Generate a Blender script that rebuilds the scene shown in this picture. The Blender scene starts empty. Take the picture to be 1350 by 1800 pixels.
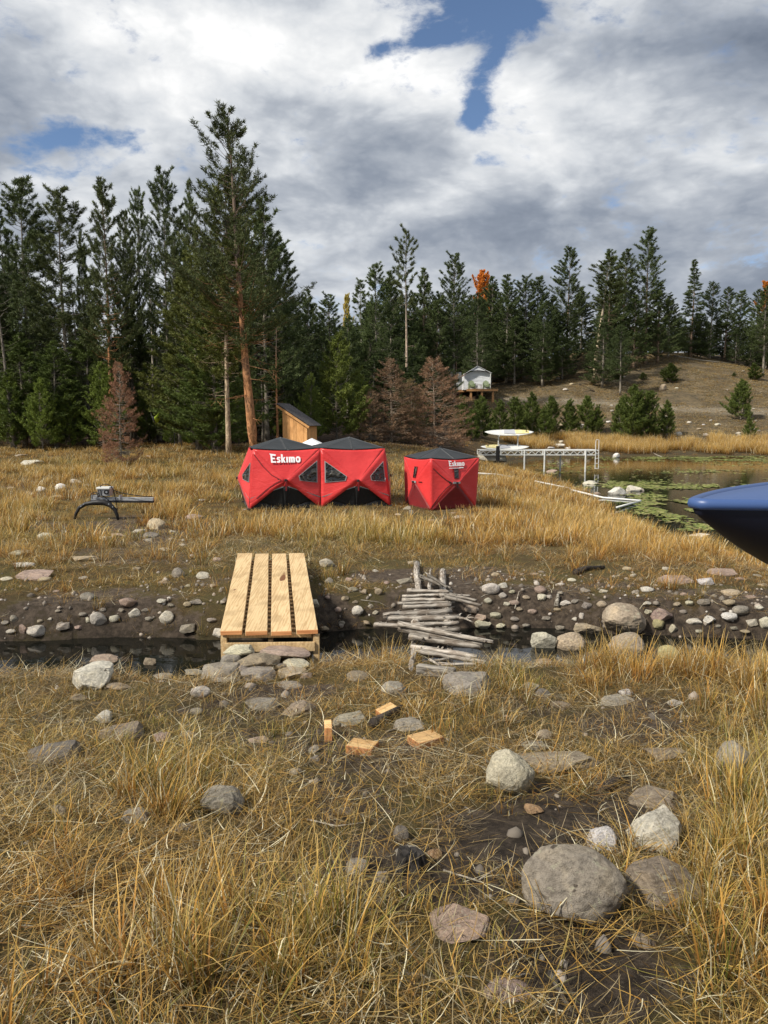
import bpy, bmesh, math, random
import numpy as np
from mathutils import Vector, Matrix, Euler
from mathutils import noise as mnoise
R = math.radians
sc = bpy.context.scene
COL = sc.collection
random.seed(7)
RNG = np.random.default_rng(11)

# ------------------------------------------------------------------ camera
CAMH = 1.6
PITCH = math.atan(158 / 1350)
cam = bpy.data.cameras.new('camera'); camo = bpy.data.objects.new('camera', cam); COL.objects.link(camo)
cam.sensor_fit = 'VERTICAL'; cam.sensor_height = 24.0; cam.lens = 24.0 * 1350 / 1800
cam.clip_start = 0.05; cam.clip_end = 3000
camo.location = (0, 0, CAMH); camo.rotation_euler = (math.pi / 2 - PITCH, 0, 0)
sc.camera = camo
sc.view_settings.view_transform = 'Standard'; sc.view_settings.look = 'None'
sc.view_settings.exposure = 0.32; sc.view_settings.gamma = 1.0; sc.view_settings.use_curve_mapping = False
try:
    sc.cycles.max_bounces = 5; sc.cycles.diffuse_bounces = 3; sc.cycles.glossy_bounces = 3
    sc.cycles.transmission_bounces = 3; sc.cycles.caustics_reflective = False; sc.cycles.caustics_refractive = False
except Exception:
    pass

CP, SP = math.cos(PITCH), math.sin(PITCH)
def ray(px, py):
    a = (px - 675) / 1350; b = (900 - py) / 1350
    return (a, CP + b * SP, -SP + b * CP)
def P(px, py, Y):
    """world point seen at photo pixel px,py at distance Y in front of the camera"""
    d = ray(px, py); t = Y / d[1]
    return Vector((d[0] * t, Y, CAMH + d[2] * t))
def PZ(px, py, z):
    d = ray(px, py); t = (z - CAMH) / d[2]
    return Vector((d[0] * t, d[1] * t, z))
def proj(x, y, z):
    dy = y * CP - (z - CAMH) * SP
    up = y * SP + (z - CAMH) * CP
    dy = np.maximum(dy, 0.05)
    return 675 + 1350 * x / dy, 900 - 1350 * up / dy

# ------------------------------------------------------------------ node helpers
class NT:
    def __init__(s, tree): s.t = tree; s.n = tree.nodes; s.l = tree.links
    def new(s, typ, ins=None, **kw):
        n = s.n.new(typ)
        for k, v in kw.items(): setattr(n, k, v)
        for k, v in (ins or {}).items():
            i = n.inputs[k]
            if isinstance(v, bpy.types.NodeSocket): s.l.new(v, i)
            else: i.default_value = v
        return n
    def m(s, op, a, b=None, c=None, clamp=False):
        n = s.n.new('ShaderNodeMath'); n.operation = op; n.use_clamp = clamp
        for i, v in enumerate((a, b, c)):
            if v is None: continue
            if isinstance(v, bpy.types.NodeSocket): s.l.new(v, n.inputs[i])
            else: n.inputs[i].default_value = v
        return n.outputs[0]
    def mix(s, f, a, b, mode='MIX'):
        n = s.n.new('ShaderNodeMix'); n.data_type = 'RGBA'; n.blend_type = mode
        for k, v in ((0, f), (6, a), (7, b)):
            if isinstance(v, bpy.types.NodeSocket): s.l.new(v, n.inputs[k])
            else: n.inputs[k].default_value = v if k == 0 else (tuple(v) + (1,))[:4]
        return n.outputs[2]
    def noise(s, vec, scale, detail=4, rough=0.55, dist=0.0, out=0):
        n = s.new('ShaderNodeTexNoise', {'Scale': scale, 'Detail': detail, 'Roughness': rough, 'Distortion': dist})
        if vec is not None: s.l.new(vec, n.inputs['Vector'])
        return n.outputs[out]
    def ramp(s, f, stops, interp='LINEAR'):
        n = s.n.new('ShaderNodeValToRGB'); n.color_ramp.interpolation = interp
        e = n.color_ramp.elements
        while len(e) < len(stops): e.new(0.5)
        for i, (p, c) in enumerate(stops):
            e[i].position = p; e[i].color = (c, c, c, 1) if isinstance(c, (int, float)) else tuple(c) + (1,)
        s.l.new(f, n.inputs[0]); return n.outputs[0]
    def sstep(s, v, lo, hi):
        n = s.new('ShaderNodeMapRange', {'Value': v, 'From Min': lo, 'From Max': hi}); n.interpolation_type = 'SMOOTHSTEP'
        return n.outputs[0]
    def bump(s, h, strength, dist=0.02):
        return s.new('ShaderNodeBump', {'Height': h, 'Strength': strength, 'Distance': dist}).outputs[0]

def mat(name, fn=None, base=(.5, .5, .5), rough=.8, metal=0.0, spec=.3):
    m = bpy.data.materials.new(name); m.use_nodes = True
    t = NT(m.node_tree); b = m.node_tree.nodes['Principled BSDF']
    b.inputs['Base Color'].default_value = tuple(base) + (1,)
    b.inputs['Roughness'].default_value = rough; b.inputs['Metallic'].default_value = metal
    b.inputs['Specular IOR Level'].default_value = spec
    if fn: fn(t, b)
    return m
def noisy(name, c1, c2, scale=8, rough=.8, bump=0.3, bdist=.01, detail=6, metal=0, spec=.3, stretch=(1, 1, 1), coord='Object'):
    def f(t, b):
        tc = t.new('ShaderNodeTexCoord').outputs[coord]
        mp = t.new('ShaderNodeMapping', {'Vector': tc, 'Scale': stretch}).outputs[0]
        n = t.noise(mp, scale, detail, .6)
        n2 = t.noise(mp, scale * 4.3, 5, .6)
        v = t.m('ADD', t.m('MULTIPLY', n, .65), t.m('MULTIPLY', n2, .35))
        f_ = t.sstep(v, .36, .64)
        t.l.new(t.mix(f_, c1, c2), b.inputs['Base Color'])
        if bump: t.l.new(t.bump(v, bump, bdist), b.inputs['Normal'])
    return mat(name, f, rough=rough, metal=metal, spec=spec)

# ------------------------------------------------------------------ sky and light
SUN_EL, SUN_AZ = R(42), R(-62)      # azimuth from +Y (view direction) to the left
w = bpy.data.worlds.new('World'); sc.world = w; w.use_nodes = True
wt = NT(w.node_tree); wt.n.clear()
geo = wt.new('ShaderNodeTexCoord').outputs['Generated']
sep = wt.new('ShaderNodeSeparateXYZ', {'Vector': geo}).outputs
yc = wt.m('MAXIMUM', sep[1], 0.08)
tx = wt.m('DIVIDE', sep[0], yc); tz = wt.m('DIVIDE', sep[2], yc)
zc = wt.m('ADD', wt.m('MAXIMUM', sep[2], 0.0), 0.55)
pl = wt.new('ShaderNodeCombineXYZ', {'X': wt.m('MULTIPLY', sep[0], 1.5), 'Y': wt.m('MULTIPLY', sep[1], 1.5), 'Z': wt.m('MULTIPLY', sep[2], 3.1)}).outputs[0]
warp = wt.noise(pl, 1.6, 5, .55, out=1)
wv = wt.new('ShaderNodeVectorMath', {0: warp, 1: (.5, .5, .5)}, operation='SUBTRACT').outputs[0]
wsep = wt.new('ShaderNodeSeparateXYZ', {'Vector': wv}).outputs
plw = wt.new('ShaderNodeVectorMath', {0: wv, 1: (.20, .20, .20), 2: pl}, operation='MULTIPLY_ADD').outputs[0]
big = wt.noise(plw, 1.7, 9, .56)
fine = wt.noise(plw, 5.0, 8, .60)
wisp = wt.noise(plw, 13.0, 8, .64)
bumps = wt.new('ShaderNodeTexVoronoi', {'Vector': plw, 'Scale': 4.6, 'Detail': 4, 'Roughness': .6, 'Smoothness': .6}, feature='SMOOTH_F1').outputs[0]
txw = wt.m('ADD', tx, wt.m('MULTIPLY', wsep[0], .16)); tzw = wt.m('ADD', tz, wt.m('MULTIPLY', wsep[1], .14))
def blob(px, py, rx, ry, a):
    d = ray(px, py); cx, cz = d[0] / d[1], d[2] / d[1]
    ex = wt.m('MULTIPLY', wt.m('SUBTRACT', txw, cx), 1350 / rx); ez = wt.m('MULTIPLY', wt.m('SUBTRACT', tzw, cz), 1350 / ry)
    q = wt.m('ADD', wt.m('MULTIPLY', ex, ex), wt.m('MULTIPLY', ez, ez))
    return wt.m('MULTIPLY', wt.m('EXPONENT', wt.m('MULTIPLY', q, -.7)), a)
def total(lst, start):
    v = start
    for b in lst: v = wt.m('ADD', v, blob(*b))
    return v
CL = [(230, 110, 150, 70, .32), (560, 110, 200, 60, .18), (690, 140, 120, 45, .22), (735, 355, 60, 36, .34), (1060, 150, 110, 36, .26),
      (330, 240, 110, 50, .20), (930, 320, 60, 26, .16), (560, 480, 110, 50, .16), (1290, 275, 80, 20, .22), (450, 40, 200, 50, .24),
      (60, 300, 90, 26, .2), (950, 225, 90, 55, .2), (620, 225, 190, 55, -.2), (560, 320, 120, 45, -.10), (870, 365, 120, 40, -.22),
      (1270, 100, 170, 90, -.28), (1200, 460, 300, 80, -.28), (1330, 30, 120, 60, -.14), (40, 110, 80, 50, -.22), (1150, 345, 200, 40, -.08), (20, 350, 60, 30, -.16), (780, 250, 90, 30, -.12)]
bright = total(CL, wt.m('MULTIPLY_ADD', big, 1.0, .40))
bright = wt.m('ADD', bright, wt.m('MULTIPLY', wt.m('SUBTRACT', fine, .5), .38))
bright = wt.m('ADD', bright, wt.m('MULTIPLY', wt.m('SUBTRACT', wisp, .5), .32))
bright = wt.m('ADD', bright, wt.m('MULTIPLY', wt.m('SUBTRACT', .34, bumps), .40))
BL = [(880, 12, 95, 40, .95), (800, 66, 90, 20, .60), (866, 120, 22, 50, .70), (862, 185, 22, 22, .60), (852, 205, 32, 16, .55), (876, 276, 28, 12, .62), (150, 247, 90, 20, .80), (5, 25, 60, 70, .42), (100, 168, 26, 10, .4), (700, 72, 60, 14, .40)]
blue = total(BL, wt.m('ADD', wt.m('MULTIPLY', wt.m('SUBTRACT', fine, .5), 2.6), wt.m('MULTIPLY', wt.m('SUBTRACT', wisp, .5), 2.0)))
# behind and above the camera the same broken cloud goes on
rest = wt.m('MULTIPLY', wt.sstep(wt.m('ADD', wt.m('MULTIPLY', sep[1], -1), wt.m('MULTIPLY', sep[2], .8)), .42, .75), wt.m('MULTIPLY_ADD', big, 3.0, -1.3))
blue = wt.sstep(wt.m('ADD', blue, rest), .16, .92)
ccol = wt.ramp(bright, [(0.0, (.13, .158, .210)), (.30, (.235, .268, .325)), (.52, (.375, .405, .452)), (.70, (.56, .583, .612)), (.86, (.70, .71, .72)), (1.0, (.84, .84, .835))])
skyt = wt.new('ShaderNodeTexSky', sky_type='NISHITA'); skyt.sun_disc = False
skyt.sun_elevation = SUN_EL; skyt.sun_rotation = SUN_AZ; skyt.altitude = 2000; skyt.air_density = 1.0; skyt.dust_density = .3; skyt.ozone_density = 2.0
skb = wt.new('ShaderNodeBackground', {'Color': skyt.outputs[0], 'Strength': .105}).outputs[0]
clb = wt.new('ShaderNodeBackground', {'Color': ccol, 'Strength': 1.0}).outputs[0]
mx = wt.new('ShaderNodeMixShader', {0: blue, 1: clb, 2: skb})
wt.l.new(mx.outputs[0], wt.new('ShaderNodeOutputWorld').inputs['Surface'])
w.cycles.sampling_method = 'MANUAL'; w.cycles.sample_map_resolution = 512

sun = bpy.data.lights.new('sun', 'SUN'); suno = bpy.data.objects.new('sun', sun); COL.objects.link(suno)
sun.energy = 4.2; sun.angle = R(5); sun.color = (1.0, .94, .84)
sd = Vector((math.sin(SUN_AZ) * math.cos(SUN_EL), math.cos(SUN_AZ) * math.cos(SUN_EL) , math.sin(SUN_EL)))
sd = Vector((-.60, -.42, .66)).normalized()
suno.rotation_euler = sd.to_track_quat('Z', 'Y').to_euler(); suno.location = (-10, -5, 20)
skyt.sun_elevation = math.asin(sd.z); skyt.sun_rotation = math.atan2(sd.x, sd.y)

# ------------------------------------------------------------------ numpy noise
_T = np.random.default_rng(5).random((256, 256))
def vnoise(x, y):
    x = np.asarray(x, float); y = np.asarray(y, float)
    xi = np.floor(x).astype(int); yi = np.floor(y).astype(int); fx = x - xi; fy = y - yi
    fx = fx * fx * (3 - 2 * fx); fy = fy * fy * (3 - 2 * fy)
    a = _T[xi & 255, yi & 255]; b = _T[(xi + 1) & 255, yi & 255]; c = _T[xi & 255, (yi + 1) & 255]; d = _T[(xi + 1) & 255, (yi + 1) & 255]
    return (a * (1 - fx) + b * fx) * (1 - fy) + (c * (1 - fx) + d * fx) * fy
def fbm(x, y, o=4, seed=0):
    s = 0; a = .5; t = 0
    for i in range(o):
        s = s + a * vnoise(x * 2 ** i + 17.3 * i + seed * 31.7, y * 2 ** i + 9.1 * i + seed * 13.3); t += a; a *= .5
    return s / t

# ------------------------------------------------------------------ terrain
LAKE_Z, CREEK_Z = -1.1, -.62
ctl = []
def cz(px, py, z): p = PZ(px, py, z); ctl.append((p.x, p.y, z))
def cy(px, py, Y): p = P(px, py, Y); ctl.append((p.x, Y, p.z))
for x in (-6, 0, 6): ctl.append((x, -3, .1))
for px in (-500, 200, 900, 1500, 2000): cz(px, 1800, .02); cz(px, 1500, -.07); cz(px, 1300, -.23)
for px in (-600, 0, 500, 1000, 1500, 2000): cz(px, 1215, -.42)
for px in (-600, 0, 500, 900): cz(px, 1040, -.27)
cz(1300, 1040, -.32); cz(1700, 1040, -.5)
for px, z in ((-500, -.15), (0, -.2), (475, -.17), (900, -.27), (1250, -.42), (1600, -.9)): cz(px, 980, z)
for px, z in ((-400, -.25), (0, -.28), (400, -.32), (900, -.4)): cz(px, 930, z)
for px, z in ((-400, -.45), (0, -.45), (450, -.47), (757, -.47), (930, -.58)): cz(px, 895, z)
for px, z in ((-400, -.3), (0, -.3), (400, -.3), (700, -.3), (880, -.5)): cz(px, 850, z)
for px, z in ((-400, -.05), (0, -.05), (400, -.05), (700, -.1), (830, -.25)): cz(px, 815, z)
for px in (-500, -100, 300, 700): cy(px, 786, 38)
for px in (-500, -100, 300, 650): cy(px, 772, 46)
cy(790, 786, 48); cy(850, 783, 56)
for px, py in ((1420, 1020), (1260, 963), (1180, 946), (1110, 918), (1065, 892), (1035, 864), (985, 847), (925, 832), (892, 815), (950, 808), (1050, 804), (1200, 802), (1350, 801), (1600, 801)): cz(px, py, LAKE_Z)
for px, py, z in ((1150, 885, -1.6), (1300, 865, -1.9), (1300, 910, -1.7), (1100, 840, -1.7), (1200, 822, -1.6), (1450, 830, -1.9), (1600, 900, -1.9), (1000, 822, -1.4), (1700, 1000, -1.7)): cz(px, py, z)
ctl += [(45, 40, -1.8), (60, 20, -1.5), (25, 12, -1.4), (60, 75, -.6)]
for px in (950, 1100, 1250, 1400, 1700): cy(px, 786, 66); cy(px, 771, 70)
for px in (950, 1100, 1250, 1400, 1700): cy(px, 716, 82)
for px in (950, 1150, 1350, 1700): cy(px, 690, 89)
cy(830, 704, 84); cy(700, 715, 84); cy(880, 690, 90); cy(830, 745, 70); cy(760, 760, 60)
cy(1020, 622, 108); cy(1100, 640, 106); cy(1180, 627, 108); cy(1300, 648, 106); cy(1400, 668, 105); cy(1700, 672, 105); cy(930, 640, 108)
ctl += [(-30, 60, 1.3), (-10, 60, 1.4), (0, 75, 2.6), (-40, 100, 3), (0, 110, 8), (-60, 150, 4), (0, 150, 7), (30, 140, 12.5), (70, 140, 12.5), (120, 140, 12), (0, 300, 20), (-150, 300, 12), (150, 300, 24), (-100, 60, 2), (120, 100, 8), (-25, 20, -.3), (-10, 2, .1), (10, 2, -.1), (14, 5, -.5)]
ctl = np.array(ctl)
def warp_uv(x, y): return x / (y + 4.0) * 2.5, np.log(y + 4.0)
cu, cv = warp_uv(ctl[:, 0], ctl[:, 1])
D = np.sqrt((cu[:, None] - cu) ** 2 + (cv[:, None] - cv) ** 2)
n_ = len(cu)
A = np.zeros((n_ + 3, n_ + 3)); A[:n_, :n_] = D + np.eye(n_) * .02
A[:n_, n_] = 1; A[:n_, n_ + 1] = cu; A[:n_, n_ + 2] = cv; A[n_:, :n_] = A[:n_, n_:].T
wts = np.linalg.solve(A, np.concatenate([ctl[:, 2], [0, 0, 0]]))
GU, GV = 220, 240
gu = np.linspace(-6, 6, GU); gv = np.linspace(math.log(.6), math.log(500), GV)
uu, vv = np.meshgrid(gu, gv, indexing='ij')
zz = wts[n_] + wts[n_ + 1] * uu + wts[n_ + 2] * vv
for i in range(n_): zz += wts[i] * np.sqrt((uu - cu[i]) ** 2 + (vv - cv[i]) ** 2)
zz = np.clip(zz, -2.2, 30)
creek = [PZ(px, py, CREEK_Z) for px, py in ((-900, 1135), (-350, 1148), (0, 1148), (180, 1140), (330, 1150), (470, 1146), (600, 1128), (720, 1124), (850, 1128), (1000, 1128), (1130, 1140), (1270, 1144), (1400, 1150), (1800, 1165), (2400, 1180))]
creek_xy = np.array([(p.x, p.y) for p in creek])
def creek_d(x, y):
    yc_ = np.interp(x, creek_xy[:, 0], creek_xy[:, 1]); return y - yc_
def H(x, y, rough=True):
    x = np.asarray(x, float); y = np.asarray(y, float)
    u, v = warp_uv(x, np.maximum(y, -3.3))
    fu = np.clip((u - gu[0]) / (gu[1] - gu[0]), 0, GU - 1.001); fv = np.clip((v - gv[0]) / (gv[1] - gv[0]), 0, GV - 1.001)
    i = fu.astype(int); j = fv.astype(int); a = fu - i; b = fv - j
    z = (zz[i, j] * (1 - a) + zz[i + 1, j] * a) * (1 - b) + (zz[i, j + 1] * (1 - a) + zz[i + 1, j + 1] * a) * b
    if rough:
        amp = np.clip(y / 30, .4, 5)
        z = z + (fbm(x / 2.2, y / 2.2, 3, 1) - .5) * .10 * np.minimum(amp, 2) + (fbm(x / .5, y / .5, 3, 2) - .5) * .035 * np.minimum(amp, 1.5)
        z = z + np.where(y > 70, (fbm(x / 9, y / 9, 3, 3) - .5) * .8, 0)
    d = creek_d(x, y)
    wob = (fbm(x * .9, y * .9, 2, 4) - .5) * .35
    near = np.where(d < 0, (-d - .44 + wob), 9); far = np.where(d >= 0, (d - .36 + wob * .6), 9)
    bankn = -.80 + np.maximum(near, 0) * .38; bankf = -.80 + np.maximum(far, -.1) * .95 + np.where(far > .05, .1, 0)
    z = np.minimum(z, np.where(d < 0, bankn, bankf))
    return z
def Hs(x, y): return float(H(np.array([x]), np.array([y]))[0])
_Ys = np.geomspace(1.2, 260, 2600)
def gp(px, py, dz=0.0, ymin=0, water=False):
    d = ray(px, py); xs = d[0] / d[1] * _Ys; zs = CAMH + d[2] / d[1] * _Ys
    g = H(xs, _Ys)
    if water: g = np.where(np.abs(creek_d(xs, _Ys)) < 1.4, np.maximum(g, CREEK_Z - .02), np.maximum(g, LAKE_Z - .02))
    g = zs - dz - g
    k = np.nonzero((g <= 0) & (_Ys > ymin))[0]
    if len(k) == 0: i = len(_Ys) - 1
    else: i = k[0]
    if i == 0: Y = _Ys[0]
    else:
        g0, g1 = g[i - 1], g[i]; t = g0 / (g0 - g1) if g0 != g1 else 0; Y = _Ys[i - 1] + (_Ys[i] - _Ys[i - 1]) * min(max(t, 0), 1)
    return Vector((d[0] / d[1] * Y, Y, CAMH + d[2] / d[1] * Y))

# ------------------------------------------------------------------ object helpers
def mkmesh(name, V, F, smooth=False, mats=None):
    V = np.asarray(V, np.float32).reshape(-1, 3); me = bpy.data.meshes.new(name)
    if isinstance(F, np.ndarray) and F.ndim == 2:
        k = F.shape[1]; nf = len(F)
        me.vertices.add(len(V)); me.vertices.foreach_set('co', V.ravel())
        me.loops.add(nf * k); me.loops.foreach_set('vertex_index', F.astype(np.int32).ravel())
        me.polygons.add(nf); me.polygons.foreach_set('loop_start', np.arange(0, nf * k, k, dtype=np.int32))
        me.update(calc_edges=True)
    else:
        me.from_pydata([tuple(map(float, v)) for v in V], [], [tuple(int(i) for i in f) for f in F]); me.update()
    if smooth: me.polygons.foreach_set('use_smooth', np.ones(len(me.polygons), bool))
    return me
def obj(name, me, m=None, parent=None, loc=None, rot=None, label=None, cat=None, group=None, kind=None):
    o = bpy.data.objects.new(name, me); COL.objects.link(o)
    if m is not None and me is not None and not me.materials: me.materials.append(m)
    if parent: o.parent = parent
    if loc is not None: o.location = loc
    if rot is not None: o.rotation_euler = rot
    for k, v in (('label', label), ('category', cat), ('group', group), ('kind', kind)):
        if v: o[k] = v
    return o
def empty(name, loc, label, cat, group=None, rz=0):
    return obj(name, None, None, None, loc, (0, 0, rz), label, cat, group)
def copyo(o, parent=None):
    c = o.copy(); COL.objects.link(c); c.parent = parent; return c
def copytree(o, parent=None):
    c = copyo(o, parent)
    for ch in list(o.children): copytree(ch, c)
    return c
class MB:
    """collects simple solids in one mesh"""
    def __init__(s): s.v = []; s.f = []
    def add(s, V, F):
        b = len(s.v); s.v += [tuple(v) for v in V]; s.f += [tuple(i + b for i in f) for f in F]; return s
    def box(s, c, size, mtx=None):
        x, y, z = size[0] / 2, size[1] / 2, size[2] / 2
        V = [Vector((a, b, d)) for a in (-x, x) for b in (-y, y) for d in (-z, z)]
        if mtx is not None: V = [mtx @ v for v in V]
        V = [v + Vector(c) for v in V]
        return s.add(V, [(0, 1, 3, 2), (4, 6, 7, 5), (0, 4, 5, 1), (2, 3, 7, 6), (0, 2, 6, 4), (1, 5, 7, 3)])
    def tube(s, pts, r, n=6, caps=True, flat=1.0):
        pts = [Vector(p) for p in pts]; rs = r if isinstance(r, (list, tuple)) else [r] * len(pts)
        V = []; F = []; up = Vector((0, 0, 1))
        prev = None
        for i, p in enumerate(pts):
            t = (pts[min(i + 1, len(pts) - 1)] - pts[max(i - 1, 0)]).normalized()
            a = t.cross(up)
            if a.length < .05: a = t.cross(Vector((0, 1, 0)))
            a.normalize()
            if prev is not None and a.dot(prev) < 0: a = -a
            prev = a; b = a.cross(t)
            for k in range(n):
                q = 2 * math.pi * k / n; V.append(p + a * math.cos(q) * rs[i] + b * math.sin(q) * rs[i] * flat)
        for i in range(len(pts) - 1):
            for k in range(n): F.append((i * n + k, i * n + (k + 1) % n, (i + 1) * n + (k + 1) % n, (i + 1) * n + k))
        if caps: F.append(tuple(range(n - 1, -1, -1))); F.append(tuple((len(pts) - 1) * n + k for k in range(n)))
        return s.add(V, F)
    def plank(s, a, b, width, th, up=Vector((0, 0, 1))):
        """board from a to b, top face centred on the line a-b"""
        a = Vector(a); b = Vector(b); t = (b - a).normalized(); sd_ = t.cross(up).normalized(); n = sd_.cross(t)
        V = []
        for p in (a, b):
            for q, h in ((-1, 0), (1, 0), (1, -1), (-1, -1)): V.append(p + sd_ * q * width / 2 + n * h * th)
        return s.add(V, [(0, 1, 2, 3), (4, 7, 6, 5), (0, 4, 5, 1), (1, 5, 6, 2), (2, 6, 7, 3), (3, 7, 4, 0)])
    def mesh(s, name, smooth=False):
        me = bpy.data.meshes.new(name); me.from_pydata([tuple(v) for v in s.v], [], s.f)
        bm = bmesh.new(); bm.from_mesh(me); bmesh.ops.recalc_face_normals(bm, faces=bm.faces); bm.to_mesh(me); bm.free()
        if smooth: me.polygons.foreach_set('use_smooth', np.ones(len(me.polygons), bool))
        return me
    def obj(s, name, m, parent=None, smooth=False, bevel=0, **kw):
        o = obj(name, s.mesh(name, smooth), m, parent, **kw)
        if bevel:
            b = o.modifiers.new('bevel', 'BEVEL'); b.width = bevel; b.segments = 1; b.limit_method = 'ANGLE'
        return o
def loc_in(parent, o):
    """keep world coordinates of a mesh built in world space under a parent placed elsewhere"""
    o.location = -parent.location if parent.rotation_euler.z == 0 else parent.matrix_basis.inverted().translation
    return o

# ------------------------------------------------------------------ ground cover maps (world points -> densities)
def ell(px, py, cx, cy_, rx, ry):
    return np.clip(1.25 - ((px - cx) / rx) ** 2 - ((py - cy_) / ry) ** 2, 0, 1)
BARE = [(720, 1530, 200, 90, 1.0), (1010, 1412, 190, 62, 1.0), (860, 1470, 180, 75, 1.0), (1010, 1700, 180, 120, 1.0), (640, 1470, 90, 40, .8), (520, 1285, 150, 40, .62), (330, 1250, 120, 28, .5), (560, 1410, 110, 36, .6), (1120, 1285, 130, 36, .6), (960, 1260, 110, 26, .5), (130, 1290, 90, 26, .5), (420, 1500, 80, 30, .45), (640, 1340, 170, 60, .55),
        (470, 1215, 130, 34, .9), (230, 945, 130, 40, .7), (250, 990, 160, 26, .5), (60, 860, 110, 22, .7), (1180, 1700, 90, 60, .5), (1180, 1590, 60, 40, .5),
        (1060, 1560, 60, 60, .6), (220, 1230, 150, 30, .35), (330, 930, 110, 30, .5), (60, 935, 80, 26, .5), (1060, 1010, 160, 20, .3), (810, 905, 60, 12, .6), (1000, 1180, 70, 20, .4), (880, 1020, 90, 30, .4), (250, 1590, 90, 50, .45)]
TALL = [(200, 850, 280, 55, .9), (120, 960, 200, 30, .6), (330, 985, 120, 25, .5), (150, 1700, 330, 200, 1.0), (520, 1720, 200, 130, .55), (1290, 1200, 130, 110, 1.), (1110, 1190, 110, 60, .9), (1050, 930, 330, 60, 1.), (650, 930, 320, 45, .9), (150, 1160, 150, 25, .6), (930, 860, 180, 45, 1.),
        (700, 1170, 90, 60, .6), (280, 1400, 90, 60, .6), (640, 1010, 90, 30, .4), (900, 1230, 90, 50, .6), (1290, 1560, 120, 130, .8), (1300, 1380, 120, 100, .5), (1300, 1750, 150, 120, .7), (180, 900, 200, 30, .5), (260, 800, 400, 18, .6), (1200, 1030, 60, 40, .5)]
def cover(x, y, z):
    px, py = proj(x, y, z)
    bare = np.zeros_like(px); tall = np.zeros_like(px)
    jx = (fbm(x * 1.3, y * 1.3, 3, 6) - .5); jy = (fbm(x * 1.3, y * 1.3, 3, 7) - .5)
    qx = px + jx * 130; qy = py + jy * 90 * np.clip(8 / np.maximum(y, 2), .2, 1.6)
    for cx, cy_, rx, ry, a in BARE: bare = np.maximum(bare, a * ell(qx, qy, cx, cy_, rx, ry))
    for cx, cy_, rx, ry, a in TALL: tall = np.maximum(tall, a * ell(qx, qy, cx, cy_, rx, ry))
    d = creek_d(x, y)
    bank = np.clip((d - .25) / .15, 0, 1) * np.clip((np.where(px < 560, 1.35, 1.9) + jx * 4.0 - d) / .7, 0, 1)
    bare = np.maximum(bare, bank * np.where(px < 560, .58, .78) * np.clip(.35 + 1.6 * fbm(x * 1.9, y * 1.9, 2, 8), 0, 1.15))
    incr = np.clip(1 - np.abs(d) / .5, 0, 1)
    wet = np.clip(1.2 - np.abs(d - .15) / .75, 0, 1)
    lake = np.clip((LAKE_Z + .10 - z) / .12, 0, 1)
    return bare, tall, wet, lake, incr, px, py
# ------------------------------------------------------------------ ground mesh
NU, NV = 560, 620
s_ = np.linspace(-1, 1, NU); us = .72 * s_ + 2.6 * s_ ** 5
vs = np.linspace(math.log(1.0), math.log(700), NV)
S_, V_ = np.meshgrid(us, vs, indexing='ij')
Yg = np.exp(V_) - 4.0; Xg = S_ * (Yg + 4.0)
Zg = H(Xg, Yg)
bare, tall, wet, lake, incr, pxg, pyg = cover(Xg, Yg, Zg)
Vg = np.stack([Xg, Yg, Zg], -1).reshape(-1, 3)
idx = np.arange(NU * NV).reshape(NU, NV)
Fg = np.stack([idx[:-1, :-1], idx[1:, :-1], idx[1:, 1:], idx[:-1, 1:]], -1).reshape(-1, 4)
gme = mkmesh('ground', Vg, Fg, True)
hill = np.clip((Yg - 60) / 8, 0, 1) * np.clip((Xg + 2) / 8, 0, 1)
forest = np.clip((Yg - 39 - (fbm(Xg / 3, Yg / 3, 2, 9) - .5) * 6) / 2.5, 0, 1) * (1 - np.clip((Xg - Yg * .10) / 3, 0, 1))
roadc = ((pyg - 714 - (pxg - 1150) * .035 - 4 * np.sin(pxg / 90)) / 5.0)
road = np.exp(-roadc ** 2) * (Yg > 70) * (Yg < 96) * (pxg > 880)
wet = np.maximum(wet, np.clip(bare * 1.1 - .1, 0, 1) * np.clip((6.2 - Yg) / 1.2, 0, 1) * .75)
mud = np.clip(1 - np.abs(Zg - (LAKE_Z + .16)) / .22, 0, 1)
def setcol(me, name, arr):
    a = me.color_attributes.new(name, 'FLOAT_COLOR', 'POINT'); b = np.ones((len(me.vertices), 4), np.float32); b[:, :arr.shape[1]] = arr; a.data.foreach_set('color', b.ravel())
setcol(gme, 'cov', np.stack([np.clip(bare, 0, 1), hill, np.maximum(wet, mud)], -1).reshape(-1, 3))
setcol(gme, 'cov2', np.stack([forest, road, np.clip(tall, 0, 1)], -1).reshape(-1, 3))
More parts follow.
